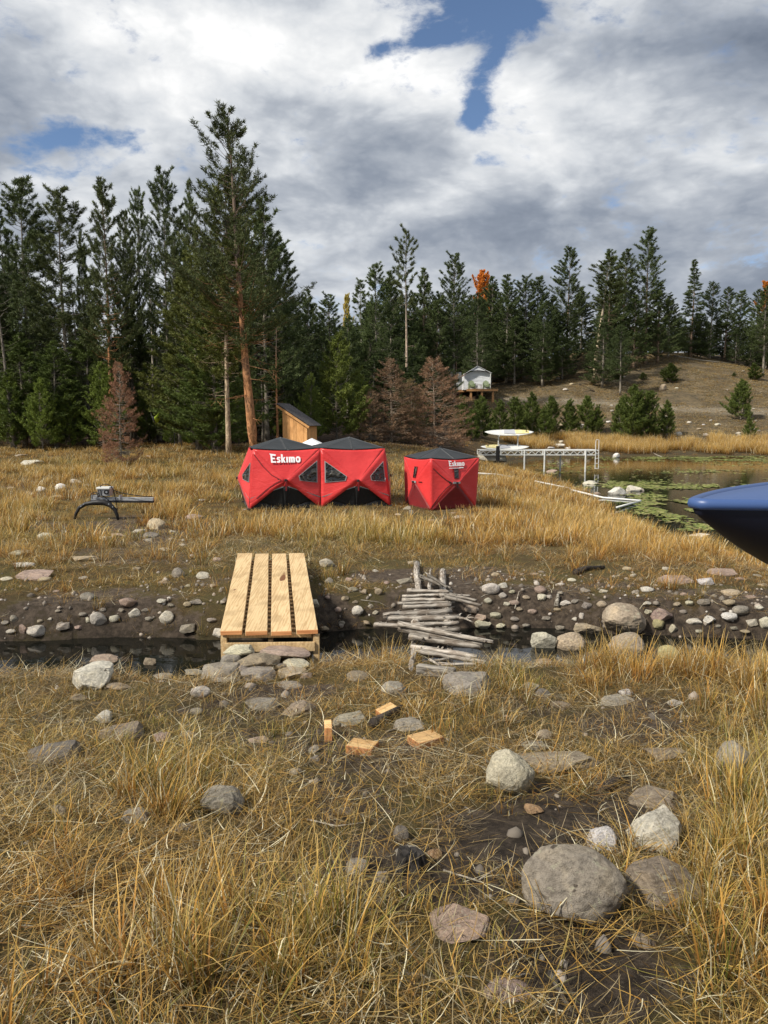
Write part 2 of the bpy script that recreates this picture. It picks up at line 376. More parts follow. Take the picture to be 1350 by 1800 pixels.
def fground(t, b):
    g = t.new('ShaderNodeNewGeometry').outputs['Position']
    c = t.new('ShaderNodeSeparateColor', {'Color': t.new('ShaderNodeVertexColor', layer_name='cov').outputs[0]}).outputs
    c2 = t.new('ShaderNodeSeparateColor', {'Color': t.new('ShaderNodeVertexColor', layer_name='cov2').outputs[0]}).outputs
    n1 = t.noise(g, 2.2, 8, .65); n2 = t.noise(g, 14, 8, .7); n3 = t.noise(g, 70, 5, .7)
    st = t.new('ShaderNodeMapping', {'Vector': g, 'Scale': (1, 4, 1), 'Rotation': (0, 0, .6)}).outputs[0]
    n4 = t.noise(st, 45, 6, .7, 2.0)
    soil = t.mix(t.sstep(n2, .35, .68), (.046, .034, .025), (.175, .133, .095))
    soil = t.mix(t.sstep(n3, .56, .70), soil, (.20, .165, .125))
    soil = t.mix(t.m('MULTIPLY', t.sstep(n1, .4, .7), .5), soil, (.085, .062, .046))
    that = t.mix(t.sstep(n4, .42, .62), (.035, .025, .013), (.22, .145, .058))
    that = t.mix(t.m('MULTIPLY', t.sstep(n1, .35, .65), .6), that, (.105, .095, .035))
    bf = t.sstep(t.m('ADD', c[0], t.m('MULTIPLY', t.m('SUBTRACT', n2, .5), 1.2)), .30, .62)
    col = t.mix(bf, that, soil)
    hn = t.noise(g, .35, 7, .7); hn2 = t.noise(g, 3.0, 8, .75)
    hc = t.mix(t.sstep(hn, .38, .62), (.095, .072, .045), (.175, .130, .072))  # dry hill browns, darkened further to stand in for cloud shade
    hc = t.mix(t.sstep(hn2, .48, .62), hc, (.045, .042, .024))
    hc = t.mix(t.sstep(t.noise(g, 6.0, 4, .6), .63, .70), hc, (.33, .29, .23))
    col = t.mix(c[1], col, hc)
    col = t.mix(t.m('MULTIPLY', c2[1], t.sstep(hn2, .25, .6)), col, (.27, .235, .18))
    fl = t.mix(t.sstep(n1, .4, .6), (.030, .022, .014), (.085, .050, .028))
    col = t.mix(c2[0], col, fl)
    wm = t.m('MULTIPLY', c[2], .75)
    col = t.mix(wm, col, t.mix(t.sstep(n2, .4, .65), (.014, .011, .008), (.045, .033, .023)))
    t.l.new(col, b.inputs['Base Color'])
    t.l.new(t.m('MULTIPLY_ADD', c[2], -.35, .95), b.inputs['Roughness'])
    h = t.m('ADD', t.m('MULTIPLY', n2, .6), t.m('MULTIPLY', n3, .25)); h = t.m('ADD', h, t.m('MULTIPLY', n4, .3))
    t.l.new(t.bump(h, .9, .05), b.inputs['Normal'])
obj('ground', gme, mat('ground', fground, rough=.95, spec=.15), kind='structure')

# ------------------------------------------------------------------ water
def fwater(scale, bs):
    def f(t, b):
        g = t.new('ShaderNodeNewGeometry').outputs['Position']
        st = t.new('ShaderNodeMapping', {'Vector': g, 'Scale': (1, 2.2, 1)}).outputs[0]
        n = t.noise(st, scale, 3, .5); t.l.new(t.bump(n, bs, .02), b.inputs['Normal'])
        b.inputs['IOR'].default_value = 1.33; b.inputs['Specular IOR Level'].default_value = .5
    return f
wl = mat('lake_water', fwater(3.0, .10), (.010, .012, .008), .06)
wc = mat('creek_water', fwater(5.0, .06), (.008, .008, .006), .03)
xs = np.linspace(-8, 220, 60); ys = np.linspace(9.5, 130, 40)
gx, gy = np.meshgrid(xs, ys, indexing='ij'); ii = np.arange(60 * 40).reshape(60, 40)
obj('lake_water', mkmesh('lake_water', np.stack([gx, gy, np.full_like(gx, LAKE_Z)], -1), np.stack([ii[:-1, :-1], ii[1:, :-1], ii[1:, 1:], ii[:-1, 1:]], -1).reshape(-1, 4)), wl, kind='structure')
cvx = np.linspace(creek_xy[0, 0], creek_xy[-1, 0], 80); cvy = np.interp(cvx, creek_xy[:, 0], creek_xy[:, 1])
V = np.stack([np.stack([cvx, cvy - 1.05, np.full(80, CREEK_Z)], -1), np.stack([cvx, cvy + .6, np.full(80, CREEK_Z)], -1)], 1).reshape(-1, 3)
obj('creek_water', mkmesh('creek_water', V, np.array([(2 * i, 2 * i + 2, 2 * i + 3, 2 * i + 1) for i in range(79)])), wc, kind='structure')

# floating pond weed: countless little leaves
def floaters():
    rng = np.random.default_rng(3); Q = []
    blobs = [(1230, 806, 150, 4, 4200), (1300, 812, 70, 5, 900), (1000, 820, 60, 8, 500), (1190, 856, 140, 4, 1800), (1100, 850, 60, 4, 600), (1190, 884, 60, 6, 1100), (1230, 902, 50, 8, 1500), (1130, 873, 60, 5, 400), (1170, 892, 40, 6, 500),
             (1200, 840, 160, 14, 160), (1270, 925, 80, 12, 800), (1150, 905, 60, 14, 500), (1240, 829, 100, 4, 500), (985, 835, 40, 8, 200)]
    for cx, cy_, rx, ry, n in blobs:
        px = cx + rx * rng.normal(size=n) * .6; py = cy_ + ry * rng.normal(size=n) * .6
        py = np.maximum(py, 802)
        a = (px - 675) / 1350; b = (900 - py) / 1350; dy = CP + b * SP; dz = -SP + b * CP; t = (LAKE_Z - CAMH) / dz
        x = a * t; y = dy * t
        k = (H(x, y) < LAKE_Z + .02) & (fbm(x * 1.3, y * .8, 3, 5) > .49)
        Q.append(np.stack([x[k], y[k]], -1))
    Q = np.concatenate(Q); n = len(Q); ang = rng.random((n, 1)) * 6.28 + np.arange(6) * 1.047
    r = (rng.random((n, 1)) * .045 + .02) * (1 + Q[:, 1:2] / 60) * rng.uniform(.6, 1.2, (n, 6))
    V = np.stack([Q[:, :1] + r * np.cos(ang) * 1.3, Q[:, 1:] + r * np.sin(ang), np.full((n, 6), LAKE_Z + .006) + rng.random((n, 6)) * .02 + rng.random((n, 1)) * .01], -1)
    me = mkmesh('pond_weed', V.reshape(-1, 3), np.arange(n * 6).reshape(n, 6))
    setcol(me, 'bc', np.repeat(rng.random((n, 3)), 6, 0)); return me
def fweed(t, b):
    c = t.new('ShaderNodeSeparateColor', {'Color': t.new('ShaderNodeVertexColor', layer_name='bc').outputs[0]}).outputs
    col = t.ramp(c[0], [(0, (.10, .13, .02)), (.5, (.24, .27, .05)), (.8, (.33, .32, .10)), (1, (.16, .09, .05))])
    t.l.new(col, b.inputs['Base Color'])
obj('pond_weed', floaters(), mat('pond_weed', fweed, rough=.5), kind='stuff', label='yellow green water weed and lily leaves floating on the dark pond')

# ------------------------------------------------------------------ grass
def blades(rng, n, L, W, rad, lean, arch, segs=4, flat=False, zlift=.01):
    """n blades as tapering ribbons; returns verts, faces, colour data"""
    a = rng.random(n) * 6.283; rr = rad * np.sqrt(rng.random(n))
    b0 = np.stack([rr * np.cos(a), rr * np.sin(a), np.full(n, -.015)], -1)
    az = a + rng.normal(size=n) * .9 if not flat else rng.random(n) * 6.283
    hd = np.stack([np.cos(az), np.sin(az), np.zeros(n)], -1)
    ll = rng.uniform(L[0], L[1], n); le = np.abs(rng.normal(size=n)) * lean + .05; ar = np.abs(rng.normal(size=n)) * arch
    if flat: le = rng.uniform(1.2, 1.52, n); ar = rng.normal(size=n) * .25; b0[:, 2] = rng.random(n) * zlift
    kink = rng.random(n) < .15
    side = np.stack([-hd[:, 1], hd[:, 0], np.zeros(n)], -1)
    tw = rng.normal(size=n) * .8
    side = side * np.cos(tw)[:, None] + np.cross(side, hd) * 0 + hd * np.sin(tw)[:, None] * .6
    V = []; C = []
    p = b0.copy(); g1 = rng.random(n); g2 = rng.random(n)
    bend = rng.normal(size=n) * .25
    for k in range(segs + 1):
        t = k / segs
        wdt = (rng.uniform(.7, 1.2, n) * 0 + W) * (1 - t ** 1.5 * .93) * (.6 + .8 * g2)
        V.append(np.stack([p - side * wdt[:, None] / 2, p + side * wdt[:, None] / 2], 1))
        C.append(np.stack([np.full(n, t), g1, g2], -1))
        th = le + ar * t * 1.8 + np.where(kink & (t > .45), 1.1, 0)
        sdv = hd * np.cos(bend * t)[:, None] + np.stack([-hd[:, 1], hd[:, 0], np.zeros(n)], -1) * np.sin(bend * t * 2)[:, None]
        p = p + (sdv * np.sin(th)[:, None] + np.array([0, 0, 1.0]) * np.cos(th)[:, None]) * (ll / segs)[:, None]
        if flat: p[:, 2] = np.maximum(p[:, 2], .004)
        else: p[:, 2] = np.maximum(p[:, 2], .003 + 0 * p[:, 2])
    V = np.stack(V, 1)  # n, segs+1, 2, 3
    C = np.repeat(np.stack(C, 1)[:, :, None, :], 2, 2)
    base = (np.arange(n) * (segs + 1) * 2)[:, None]
    k = np.arange(segs)[None, :] * 2
    F = np.stack([base + k, base + k + 1, base + k + 3, base + k + 2], -1).reshape(-1, 4)
    return V.reshape(-1, 3), F, C.reshape(-1, 3)
def tuft_mesh(name, seed, parts):
    rng = np.random.default_rng(seed); VV = []; FF = []; CC = []; o = 0
    for kw in parts:
        V, F, C = blades(rng, **kw); VV.append(V); FF.append(F + o); CC.append(C); o += len(V)
    me = mkmesh(name, np.concatenate(VV), np.concatenate(FF)); setcol(me, 'bc', np.concatenate(CC)); return me
def fgrass(t, b):
    c = t.new('ShaderNodeSeparateColor', {'Color': t.new('ShaderNodeVertexColor', layer_name='bc').outputs[0]}).outputs
    at = t.new('ShaderNodeAttribute', attribute_name='tint', attribute_type='INSTANCER').outputs['Vector']
    ts = t.new('ShaderNodeSeparateXYZ', {'Vector': at}).outputs
    straw = t.ramp(c[0], [(0, (.075, .046, .016)), (.30, (.34, .195, .045)), (.65, (.64, .405, .105)), (1, (.88, .68, .32))])  # ramps: dry blade tones, feet darkened in the colour for shade between blades
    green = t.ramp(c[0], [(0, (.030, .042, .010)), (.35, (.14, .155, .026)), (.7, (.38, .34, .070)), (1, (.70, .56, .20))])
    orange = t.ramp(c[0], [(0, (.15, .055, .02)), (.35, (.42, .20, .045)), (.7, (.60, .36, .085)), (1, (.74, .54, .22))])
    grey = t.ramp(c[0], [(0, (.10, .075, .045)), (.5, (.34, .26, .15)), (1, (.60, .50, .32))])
    g = t.sstep(t.m('ADD', ts[0], t.m('MULTIPLY', t.m('SUBTRACT', c[1], .5), .9)), .35, .75)
    o_ = t.sstep(t.m('ADD', ts[1], t.m('MULTIPLY', t.m('SUBTRACT', c[2], .5), .7)), .40, .82)
    col = t.mix(g, straw, green); col = t.mix(o_, col, orange)
    col = t.mix(t.sstep(t.m('ADD', ts[2], t.m('MULTIPLY', t.m('SUBTRACT', c[1], .5), .6)), .5, .9), col, grey)
    col = t.mix(t.sstep(c[1], .90, .94), col, (.82, .74, .50))
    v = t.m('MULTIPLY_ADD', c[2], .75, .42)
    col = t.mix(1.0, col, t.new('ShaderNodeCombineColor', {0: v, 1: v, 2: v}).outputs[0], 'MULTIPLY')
    t.l.new(col, b.inputs['Base Color'])
    b.inputs['Roughness'].default_value = .55
    tr = t.new('ShaderNodeBsdfTranslucent', {'Color': col}).outputs[0]
    mxs = t.new('ShaderNodeMixShader', {0: .28, 1: b.outputs[0], 2: tr}).outputs[0]
    t.l.new(mxs, t.n['Material Output'].inputs['Surface'])
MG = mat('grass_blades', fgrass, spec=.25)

def gn_scatter(name, pts, rot, scl, idx_, tint, coll, label):
    me = bpy.data.meshes.new(name); me.vertices.add(len(pts)); me.vertices.foreach_set('co', np.asarray(pts, np.float32).ravel())
    for nm, dat in (('rot', rot), ('scl', scl), ('tint', tint)):
        a = me.attributes.new(nm, 'FLOAT_VECTOR', 'POINT'); a.data.foreach_set('vector', np.asarray(dat, np.float32).ravel())
    a = me.attributes.new('idx', 'INT', 'POINT'); a.data.foreach_set('value', np.asarray(idx_, np.int32))
    o = obj(name, me, None, kind='stuff', label=label)
    gtree = bpy.data.node_groups.new(name, 'GeometryNodeTree')
    gtree.interface.new_socket('Geometry', in_out='INPUT', socket_type='NodeSocketGeometry')
    gtree.interface.new_socket('Geometry', in_out='OUTPUT', socket_type='NodeSocketGeometry')
    t = NT(gtree); gi = t.n.new('NodeGroupInput'); go = t.n.new('NodeGroupOutput')
    ci = t.n.new('GeometryNodeCollectionInfo'); ci.inputs[0].default_value = coll; ci.inputs[1].default_value = True; ci.inputs[2].default_value = True
    ip = t.n.new('GeometryNodeInstanceOnPoints')
    def na(nm, typ):
        n = t.n.new('GeometryNodeInputNamedAttribute'); n.data_type = typ; n.inputs[0].default_value = nm; return n.outputs[0]
    t.l.new(gi.outputs[0], ip.inputs['Points']); t.l.new(ci.outputs[0], ip.inputs['Instance']); ip.inputs['Pick Instance'].default_value = True
    t.l.new(na('idx', 'INT'), ip.inputs['Instance Index']); t.l.new(na('rot', 'FLOAT_VECTOR'), ip.inputs['Rotation']); t.l.new(na('scl', 'FLOAT_VECTOR'), ip.inputs['Scale'])
    t.l.new(ip.outputs[0], go.inputs[0])
    md = o.modifiers.new('scatter', 'NODES'); md.node_group = gtree
    return o
def coll_of(name, meshes, m):
    c = bpy.data.collections.new(name)
    for i, me in enumerate(meshes):
        if not me.materials: me.materials.append(m)
        o = bpy.data.objects.new('%s_%02d' % (name, i), me); c.objects.link(o)
    return c
B = dict
tall_near = [tuft_mesh('tall', 100 + i, [B(n=30, L=(.16, .34), W=.0046, rad=.05, lean=.28, arch=.35, segs=5), B(n=14, L=(.06, .16), W=.0038, rad=.07, lean=.6, arch=.4), B(n=3, L=(.16, .36), W=.0075, rad=.05, lean=.5, arch=.7, segs=6)]) for i in range(5)]
mid_near = [tuft_mesh('mid', 200 + i, [B(n=24, L=(.10, .24), W=.0044, rad=.05, lean=.55, arch=.6, segs=5), B(n=12, L=(.05, .12), W=.0036, rad=.09, lean=.8, arch=.5)]) for i in range(5)]
short_near = [tuft_mesh('short', 300 + i, [B(n=30, L=(.035, .11), W=.0034, rad=.10, lean=.7, arch=.6, segs=3)]) for i in range(4)]
flat_near = [tuft_mesh('flat', 400 + i, [B(n=52, L=(.06, .24), W=.0034, rad=.17, lean=1, arch=.2, segs=4, flat=True, zlift=.03)]) for i in range(5)]
tall_far = [tuft_mesh('tallfar', 500 + i, [B(n=34, L=(.18, .40), W=.009, rad=.16, lean=.26, arch=.3, segs=3), B(n=14, L=(.08, .2), W=.009, rad=.2, lean=.6, arch=.4, segs=2)]) for i in range(5)]
short_far = [tuft_mesh('shortfar', 600 + i, [B(n=34, L=(.06, .18), W=.009, rad=.22, lean=.6, arch=.5, segs=2)]) for i in range(4)]
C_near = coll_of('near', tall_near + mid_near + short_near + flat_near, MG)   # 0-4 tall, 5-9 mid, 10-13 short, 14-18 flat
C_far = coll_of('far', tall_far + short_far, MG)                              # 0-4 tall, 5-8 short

def sample(y0, y1, dens, umax=.62):
    """uniform world points in the strip |x| < umax*y + 1"""
    area = (y1 ** 2 - y0 ** 2) * umax + 2 * (y1 - y0); n = int(area * dens)
    y = np.sqrt(RNG.random(n * 2) * (y1 ** 2 - y0 ** 2) + y0 ** 2)[:n]
    x = (RNG.random(n) * 2 - 1) * (umax * y + 1.0)
    return x, y
def rim_mask(x, y):
    # keep blades off the two shelters, the plank bridge and the log crossing
    k = np.ones(len(x), bool)
    for poly in NOGRASS:
        c = np.zeros(len(x), bool); m_ = len(poly)
        for i in range(m_):
            x1, y1 = poly[i]; x2, y2 = poly[(i + 1) % m_]
            cond = ((y1 > y) != (y2 > y)) & (x < (x2 - x1) * (y - y1) / (y2 - y1 + 1e-9) + x1); c ^= cond
        k &= ~c
    return k
NOGRASS = []
def scatter_grass():
    out = {'tall': [], 'short': [], 'flat': []}; far = []
    def tints(x, y, px, py, n):
        gr = fbm(x * .8, y * .8, 3, 12) * .9 - .02
        gr = gr - .02 + .22 * ell(px, py, 330, 1330, 460, 170) - .16 * ell(px, py, 150, 1680, 380, 220) + .22 * ell(px, py, 180, 830, 160, 20) - .2 * (y > 24)
        og = fbm(x * 1.1, y * 1.1, 3, 13) * .75 + .02
        og = og + .14 * ell(px, py, 1200, 1130, 260, 150) + .22 * ((y > 8.7) & (px > 800)) - .06 * (py > 1300) + .06 * (y > 10) + .16 * ell(px, py, 150, 1650, 380, 200)
        gy = fbm(x * 1.4, y * 1.4, 3, 14) * .6 - .02
        return np.stack([gr + RNG.normal(size=n) * .06, og + RNG.normal(size=n) * .07, gy + RNG.normal(size=n) * .08], -1)
    # near and middle ground
    for (y0, y1, dT, dM, dS, dF) in ((.4, 4.2, 74, 105, 84, 56), (4.2, 7.5, 46, 60, 62, 34), (7.5, 12.5, 30, 34, 36, 16)):
        for kind, dn in (('T', dT), ('M', dM), ('S', dS), ('F', dF)):
            x, y = sample(y0, y1, dn); z = H(x, y); b, t, wt_, lk, inc, px, py = cover(x, y, z)
            n1 = fbm(x * 1.7, y * 1.7, 3, 20); n2 = fbm(x * 5, y * 5, 2, 21)
            if kind == 'T': pr = np.clip(t * 1.15 + .03, 0, 1) * np.clip((n1 - .43 + .13 * t) * 6, .02, 1) * np.clip(1 - 1.05 * b, .02, 1)
            elif kind == 'M': pr = np.clip(.16 + .6 * t, 0, 1) * np.clip((n1 - .38) * 6, .05, 1) * np.clip(1 - 1.02 * b, .015, 1)
            elif kind == 'S': pr = np.clip(1 - .95 * b, .05, 1) * np.clip((n2 - .25) * 3, .2, 1)
            else: pr = np.where((creek_d(x, y) > .25) & (creek_d(x, y) < 2.4), .38, np.clip(1 - .90 * b, .13, 1))
            cdd = creek_d(x, y); pr = pr * np.where((cdd < -.5) & (cdd > -1.25) & (px < 400) & ((px < 130) | (px > 200)), .6, 1)
            k = (RNG.random(len(x)) < pr) & (z > np.where(np.abs(cdd) < 1.3, CREEK_Z + .015, LAKE_Z)) & rim_mask(x, y)
            x, y, z, px, py, t = x[k], y[k], z[k], px[k], py[k], t[k]; n = len(x)
            if kind in 'TM':
                pass
                i0 = 0 if kind == 'T' else 5; ix = RNG.integers(i0, i0 + 5, n); s = RNG.uniform(.6, 1.2, n) * (.85 + .4 * t); key = 'tall'
            elif kind == 'S': ix = RNG.integers(10, 14, n); s = RNG.uniform(.7, 1.4, n); key = 'short'
            else: ix = RNG.integers(14, 19, n); s = RNG.uniform(.7, 1.2, n); key = 'flat'
            tn = tints(x, y, px, py, n)
            if kind == 'F': tn[:, 0] -= .25; tn[:, 1] -= .2; tn[:, 2] += .32
            if kind == 'S': tn[:, 2] += .10
            wsc = 1 + np.clip((y - 5) / 12, 0, .8)
            out[key].append((np.stack([x, y, z], -1), np.stack([RNG.normal(size=n) * .09, RNG.normal(size=n) * .09, RNG.random(n) * 6.283], -1), np.stack([s * wsc ** .5, s * wsc ** .5, s], -1), ix, tn))
    # far meadow
    for (y0, y1, dT, dS) in ((12, 20, 22, 20), (20, 30, 13, 12), (30, 46, 6, 6), (46, 70, 1.6, 2.)):
        for kind, dn in (('T', dT), ('S', dS)):
            x, y = sample(y0, y1, dn); z = H(x, y); b, t, wt_, lk, inc, px, py = cover(x, y, z)
            n1 = fbm(x * .8, y * .8, 3, 22)
            pr = (np.clip(.25 + t, 0, 1) * np.clip((n1 - .33) * 4.5, .1, 1) if kind == 'T' else np.clip(1 - .4 * t, 0, 1)) * np.clip(1 - b, .04, 1)
            fr = np.clip((y - 40) / 2.5, 0, 1) * (x < y * .10); pr = pr * (1 - fr)
            k = (RNG.random(len(x)) < pr) & (z > LAKE_Z + .03) & rim_mask(x, y)
            x, y, z, px, py, t = x[k], y[k], z[k], px[k], py[k], t[k]; n = len(x)
            ix = RNG.integers(0, 5, n) if kind == 'T' else RNG.integers(5, 9, n); s = RNG.uniform(.6, 1.15, n) * (1 + .1 * t) * np.clip(1.1 - y / 120, .5, 1)
            tn = tints(x, y, px, py, n); tn[:, 0] -= .04
            dv = np.minimum(np.hypot((px - 172) / 75, (py - 905) / 26), np.hypot((px - 610) / 240, (py - 900) / 20)); s = s * np.where(dv < 1.2, .42, 1.0)
            far.append((np.stack([x, y, z], -1), np.stack([RNG.normal(size=n) * .08, RNG.normal(size=n) * .08, RNG.random(n) * 6.283], -1), np.stack([s * (1 + y / 60)] * 2 + [s], -1), ix, tn))
    # golden reed fringe on the far shore and the dry hill
    x = RNG.uniform(10, 52, 5200); y = RNG.uniform(62.5, 71, 5200); z = H(x, y); px, py = proj(x, y, z)
    k = (z > LAKE_Z + .02) & (py > 770) & (fbm(x * .4, y * .4, 3, 30) > .40); n = k.sum()
    tn = np.stack([np.full(n, .1), .42 + RNG.normal(size=n) * .15, np.full(n, .2)], -1)
    far.append((np.stack([x, y, z], -1)[k], np.stack([np.zeros(n), np.zeros(n), RNG.random(n) * 6.28], -1), np.stack([RNG.uniform(1.6, 2.8, n)] * 2 + [RNG.uniform(1.4, 2.8, n)], -1), RNG.integers(0, 5, n), tn))
    x = RNG.uniform(2, 72, 20000); y = RNG.uniform(68, 114, 20000); z = H(x, y); k = (fbm(x * .25, y * .25, 3, 31) > .36); n = k.sum()
    tn = np.stack([.22 + RNG.normal(size=n) * .25, .15 + RNG.normal(size=n) * .12, .5 + RNG.normal(size=n) * .2], -1)
    far.append((np.stack([x, y, z], -1)[k], np.stack([np.zeros(n), np.zeros(n), RNG.random(n) * 6.28], -1), np.stack([RNG.uniform(1.4, 2.6, n)] * 2 + [RNG.uniform(.7, 1.5, n)], -1), RNG.integers(5, 9, n), tn))
    L = {'tall': ('tall_grass', 'golden and green tufts of tall dry grass over the near ground'), 'short': ('short_grass', 'short dry grass tufts between the stones'), 'flat': ('grass_litter', 'flattened dead grass blades lying on the dark soil')}
    for k_, lst in out.items():
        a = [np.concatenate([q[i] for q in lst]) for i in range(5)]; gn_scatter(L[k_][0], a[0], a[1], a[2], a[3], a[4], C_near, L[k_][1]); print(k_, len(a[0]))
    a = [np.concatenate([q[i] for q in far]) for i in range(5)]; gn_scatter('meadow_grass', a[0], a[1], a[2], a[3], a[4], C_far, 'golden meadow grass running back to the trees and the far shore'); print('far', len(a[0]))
# ------------------------------------------------------------------ trees
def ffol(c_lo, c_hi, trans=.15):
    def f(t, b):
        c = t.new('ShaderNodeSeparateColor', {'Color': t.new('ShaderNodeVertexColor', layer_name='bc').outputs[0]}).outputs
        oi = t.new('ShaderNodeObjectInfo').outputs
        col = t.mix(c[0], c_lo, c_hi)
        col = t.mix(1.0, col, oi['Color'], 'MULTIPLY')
        t.l.new(col, b.inputs['Base Color']); b.inputs['Roughness'].default_value = .6; b.inputs['Specular IOR Level'].default_value = .25
        tr = t.new('ShaderNodeBsdfTranslucent', {'Color': col}).outputs[0]
        mxs = t.new('ShaderNodeMixShader', {0: trans, 1: b.outputs[0], 2: tr}).outputs[0]
        t.l.new(mxs, t.n['Material Output'].inputs['Surface'])
    return f
def fbark(t, b):
    oi = t.new('ShaderNodeObjectInfo').outputs; o = t.new('ShaderNodeTexCoord').outputs['Object']
    st = t.new('ShaderNodeMapping', {'Vector': o, 'Scale': (1, 1, .35)}).outputs[0]
    n = t.noise(st, 9, 7, .7, 1.0); n2 = t.noise(o, .8, 3, .5)
    col = t.mix(t.sstep(n, .35, .65), (.22, .20, .17), (.75, .70, .62))
    col = t.mix(1.0, col, oi['Color'], 'MULTIPLY'); col = t.mix(t.m('MULTIPLY', t.sstep(n2, .45, .7), .5), col, (.10, .09, .08))
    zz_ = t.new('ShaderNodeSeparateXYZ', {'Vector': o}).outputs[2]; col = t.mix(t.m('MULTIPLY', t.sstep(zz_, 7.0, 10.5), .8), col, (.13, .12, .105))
    t.l.new(col, b.inputs['Base Color']); t.l.new(t.bump(n, .8, .03), b.inputs['Normal'])
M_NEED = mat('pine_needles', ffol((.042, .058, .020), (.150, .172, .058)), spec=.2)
M_YOUNG = mat('young_pine_needles', ffol((.065, .092, .020), (.23, .265, .058)), spec=.2)
M_DEAD = mat('dead_needles', ffol((.11, .070, .045), (.33, .215, .135)), spec=.1)
M_ASPEN = mat('aspen_leaves', ffol((.50, .15, .025), (.85, .36, .06), .3), spec=.2)
M_BARK = mat('bark', fbark, rough=.9, spec=.1)

def frames(D):
    a = np.cross(D, np.array([0, 0, 1.0])); l = np.linalg.norm(a, axis=1, keepdims=True); a = np.where(l < .05, np.array([[1.0, 0, 0]]), a / np.maximum(l, 1e-6))
    return a, np.cross(a, D)
def tuft_tris(rng, Pt, Dr, Ln, Wd, n, spread):
    k = len(Pt); Pt = np.repeat(Pt, n, 0); Dd = np.repeat(Dr, n, 0) + rng.normal(size=(k * n, 3)) * spread
    Dd /= np.linalg.norm(Dd, axis=1, keepdims=True) + 1e-9
    L = np.repeat(Ln, n) * rng.uniform(.6, 1.15, k * n)
    a, b = frames(Dd); q = rng.random(k * n) * 6.283; sd_ = a * np.cos(q)[:, None] + b * np.sin(q)[:, None]
    W = Wd * rng.uniform(.7, 1.3, k * n)
    base = Pt + rng.normal(size=(k * n, 3)) * .03
    V = np.stack([base - sd_ * W[:, None] / 2, base + sd_ * W[:, None] / 2, base + Dd * L[:, None]], 1)
    bright = np.repeat(rng.random(k), n) * .6 + rng.random(k * n) * .4
    return V, bright
def conifer(name, seed, Ht=14, cb=.3, rmax=2.0, nwh=46, per=4, el=(-.15, .25, .95), shape='pine', tl=.17, tw=.028, nt=7, spread=.55, dens=1.0, tr=.13, gap=.25, bare_dead=10, lean=(0, 0), droop=0., twig=.45):
    rng = np.random.default_rng(seed)
    WB = MB(); PT = []; DR = []; LN = []
    bx, by = lean; ph = rng.random(2) * 6
    def axis(z):
        t = z / Ht; return np.array([bx * t + .10 * math.sin(t * 5 + ph[0]) * t, by * t + .10 * math.sin(t * 4 + ph[1]) * t, z])
    WB.tube([axis(z) - (np.array([0, 0, .3]) if z == 0 else 0) for z in np.linspace(0, Ht * .99, 14)], [tr * (1 - .93 * (i / 13) ** .9) * (1.25 if i == 0 else 1) for i in range(14)], 8)
    for i in range(bare_dead):
        z = Ht * rng.uniform(.12, cb + .1); a = rng.random() * 6.28; L = rmax * rng.uniform(.2, .65)
        p0 = axis(z); d = np.array([math.cos(a), math.sin(a), rng.uniform(-.3, .1)]); p1 = p0 + d * L * .6; p2 = p0 + d * L + np.array([0, 0, rng.uniform(-.1, .25)])
        WB.tube([p0, p1, p2], [.020, .013, .004], 3, False)
        for q in range(3):
            m_ = p0 + (p1 - p0) * rng.uniform(.4, 1.5); WB.tube([m_, m_ + (d * .4 + rng.normal(size=3) * .35) * L * .5], [.008, .003], 3, False)
    sect = rng.uniform(.6, 1.15, 9)
    for w_ in range(nwh):
        t = (w_ + rng.random() * .6) / nwh; z = Ht * (cb + (1 - cb) * t); p0 = axis(min(z, Ht * .985))
        if shape == 'pine': r = rmax * min(1, (.55 + 2.2 * t)) * (1 - t) ** .62 + .22
        elif shape == 'spruce': r = rmax * (1 - t) ** .9 + .12
        elif shape == 'round': r = rmax * (max(0, 1 - (2 * t - 1) ** 2)) ** .5 + .1
        else: r = rmax * (1 - t) ** .75 * min(1, .7 + 2 * t) + .18
        if t < .5: e0 = el[0] + (el[1] - el[0]) * t * 2
        else: e0 = el[1] + (el[2] - el[1]) * (t - .5) * 2
        for b_ in range(per if t < .9 else 3):
            if rng.random() < gap * (1 if t < .85 else .3): continue
            a = rng.random() * 6.283; L = r * rng.uniform(.55, 1.15) * sect[int(a / 6.2832 * 9) % 9] * (1 if rng.random() > .06 else 1.35)
            e = e0 + rng.normal() * .14; ns = 5; pts = []
            for k in range(ns + 1):
                s = k / ns; ee = e + (.5 * s * s if shape != 'spruce' else .25 * s * s) - droop * s
                pts.append(np.array([math.cos(a) * math.cos(e) * L * s, math.sin(a) * math.cos(e) * L * s, L * s * math.sin(ee)]) + p0)
            WB.tube([pts[0], pts[2], pts[5]], [.012 + .012 * L / 2, .011, .004], 3, False)
            pts = np.array(pts)
            nt_ = max(3, int(L * 9 * dens))
            ss = rng.uniform(.22 if shape == 'spruce' else .34, 1, nt_) ** .8
            P_ = np.array([np.interp(ss, np.linspace(0, 1, ns + 1), pts[:, c]) for c in range(3)]).T
            md = (pts[-1] - pts[-2]); md /= np.linalg.norm(md) + 1e-9
            ang = rng.normal(size=nt_) * .75; up = rng.normal(size=nt_) * .25 + (.28 if shape != 'spruce' else -.05)
            tl_ = (L * twig * (1.15 - ss) + .08) * rng.uniform(.3, 1, nt_)
            d0 = np.stack([md[0] * np.cos(ang) - md[1] * np.sin(ang), md[0] * np.sin(ang) + md[1] * np.cos(ang), md[2] + up], -1); d0 /= np.linalg.norm(d0, axis=1, keepdims=True)
            for f_ in (1.0, .5):
                PT.append(P_ + d0 * (tl_ * f_)[:, None]); DR.append(d0); LN.append(np.full(nt_, tl))
            PT.append(pts[-1:]); DR.append(md[None]); LN.append(np.array([tl * 1.2]))
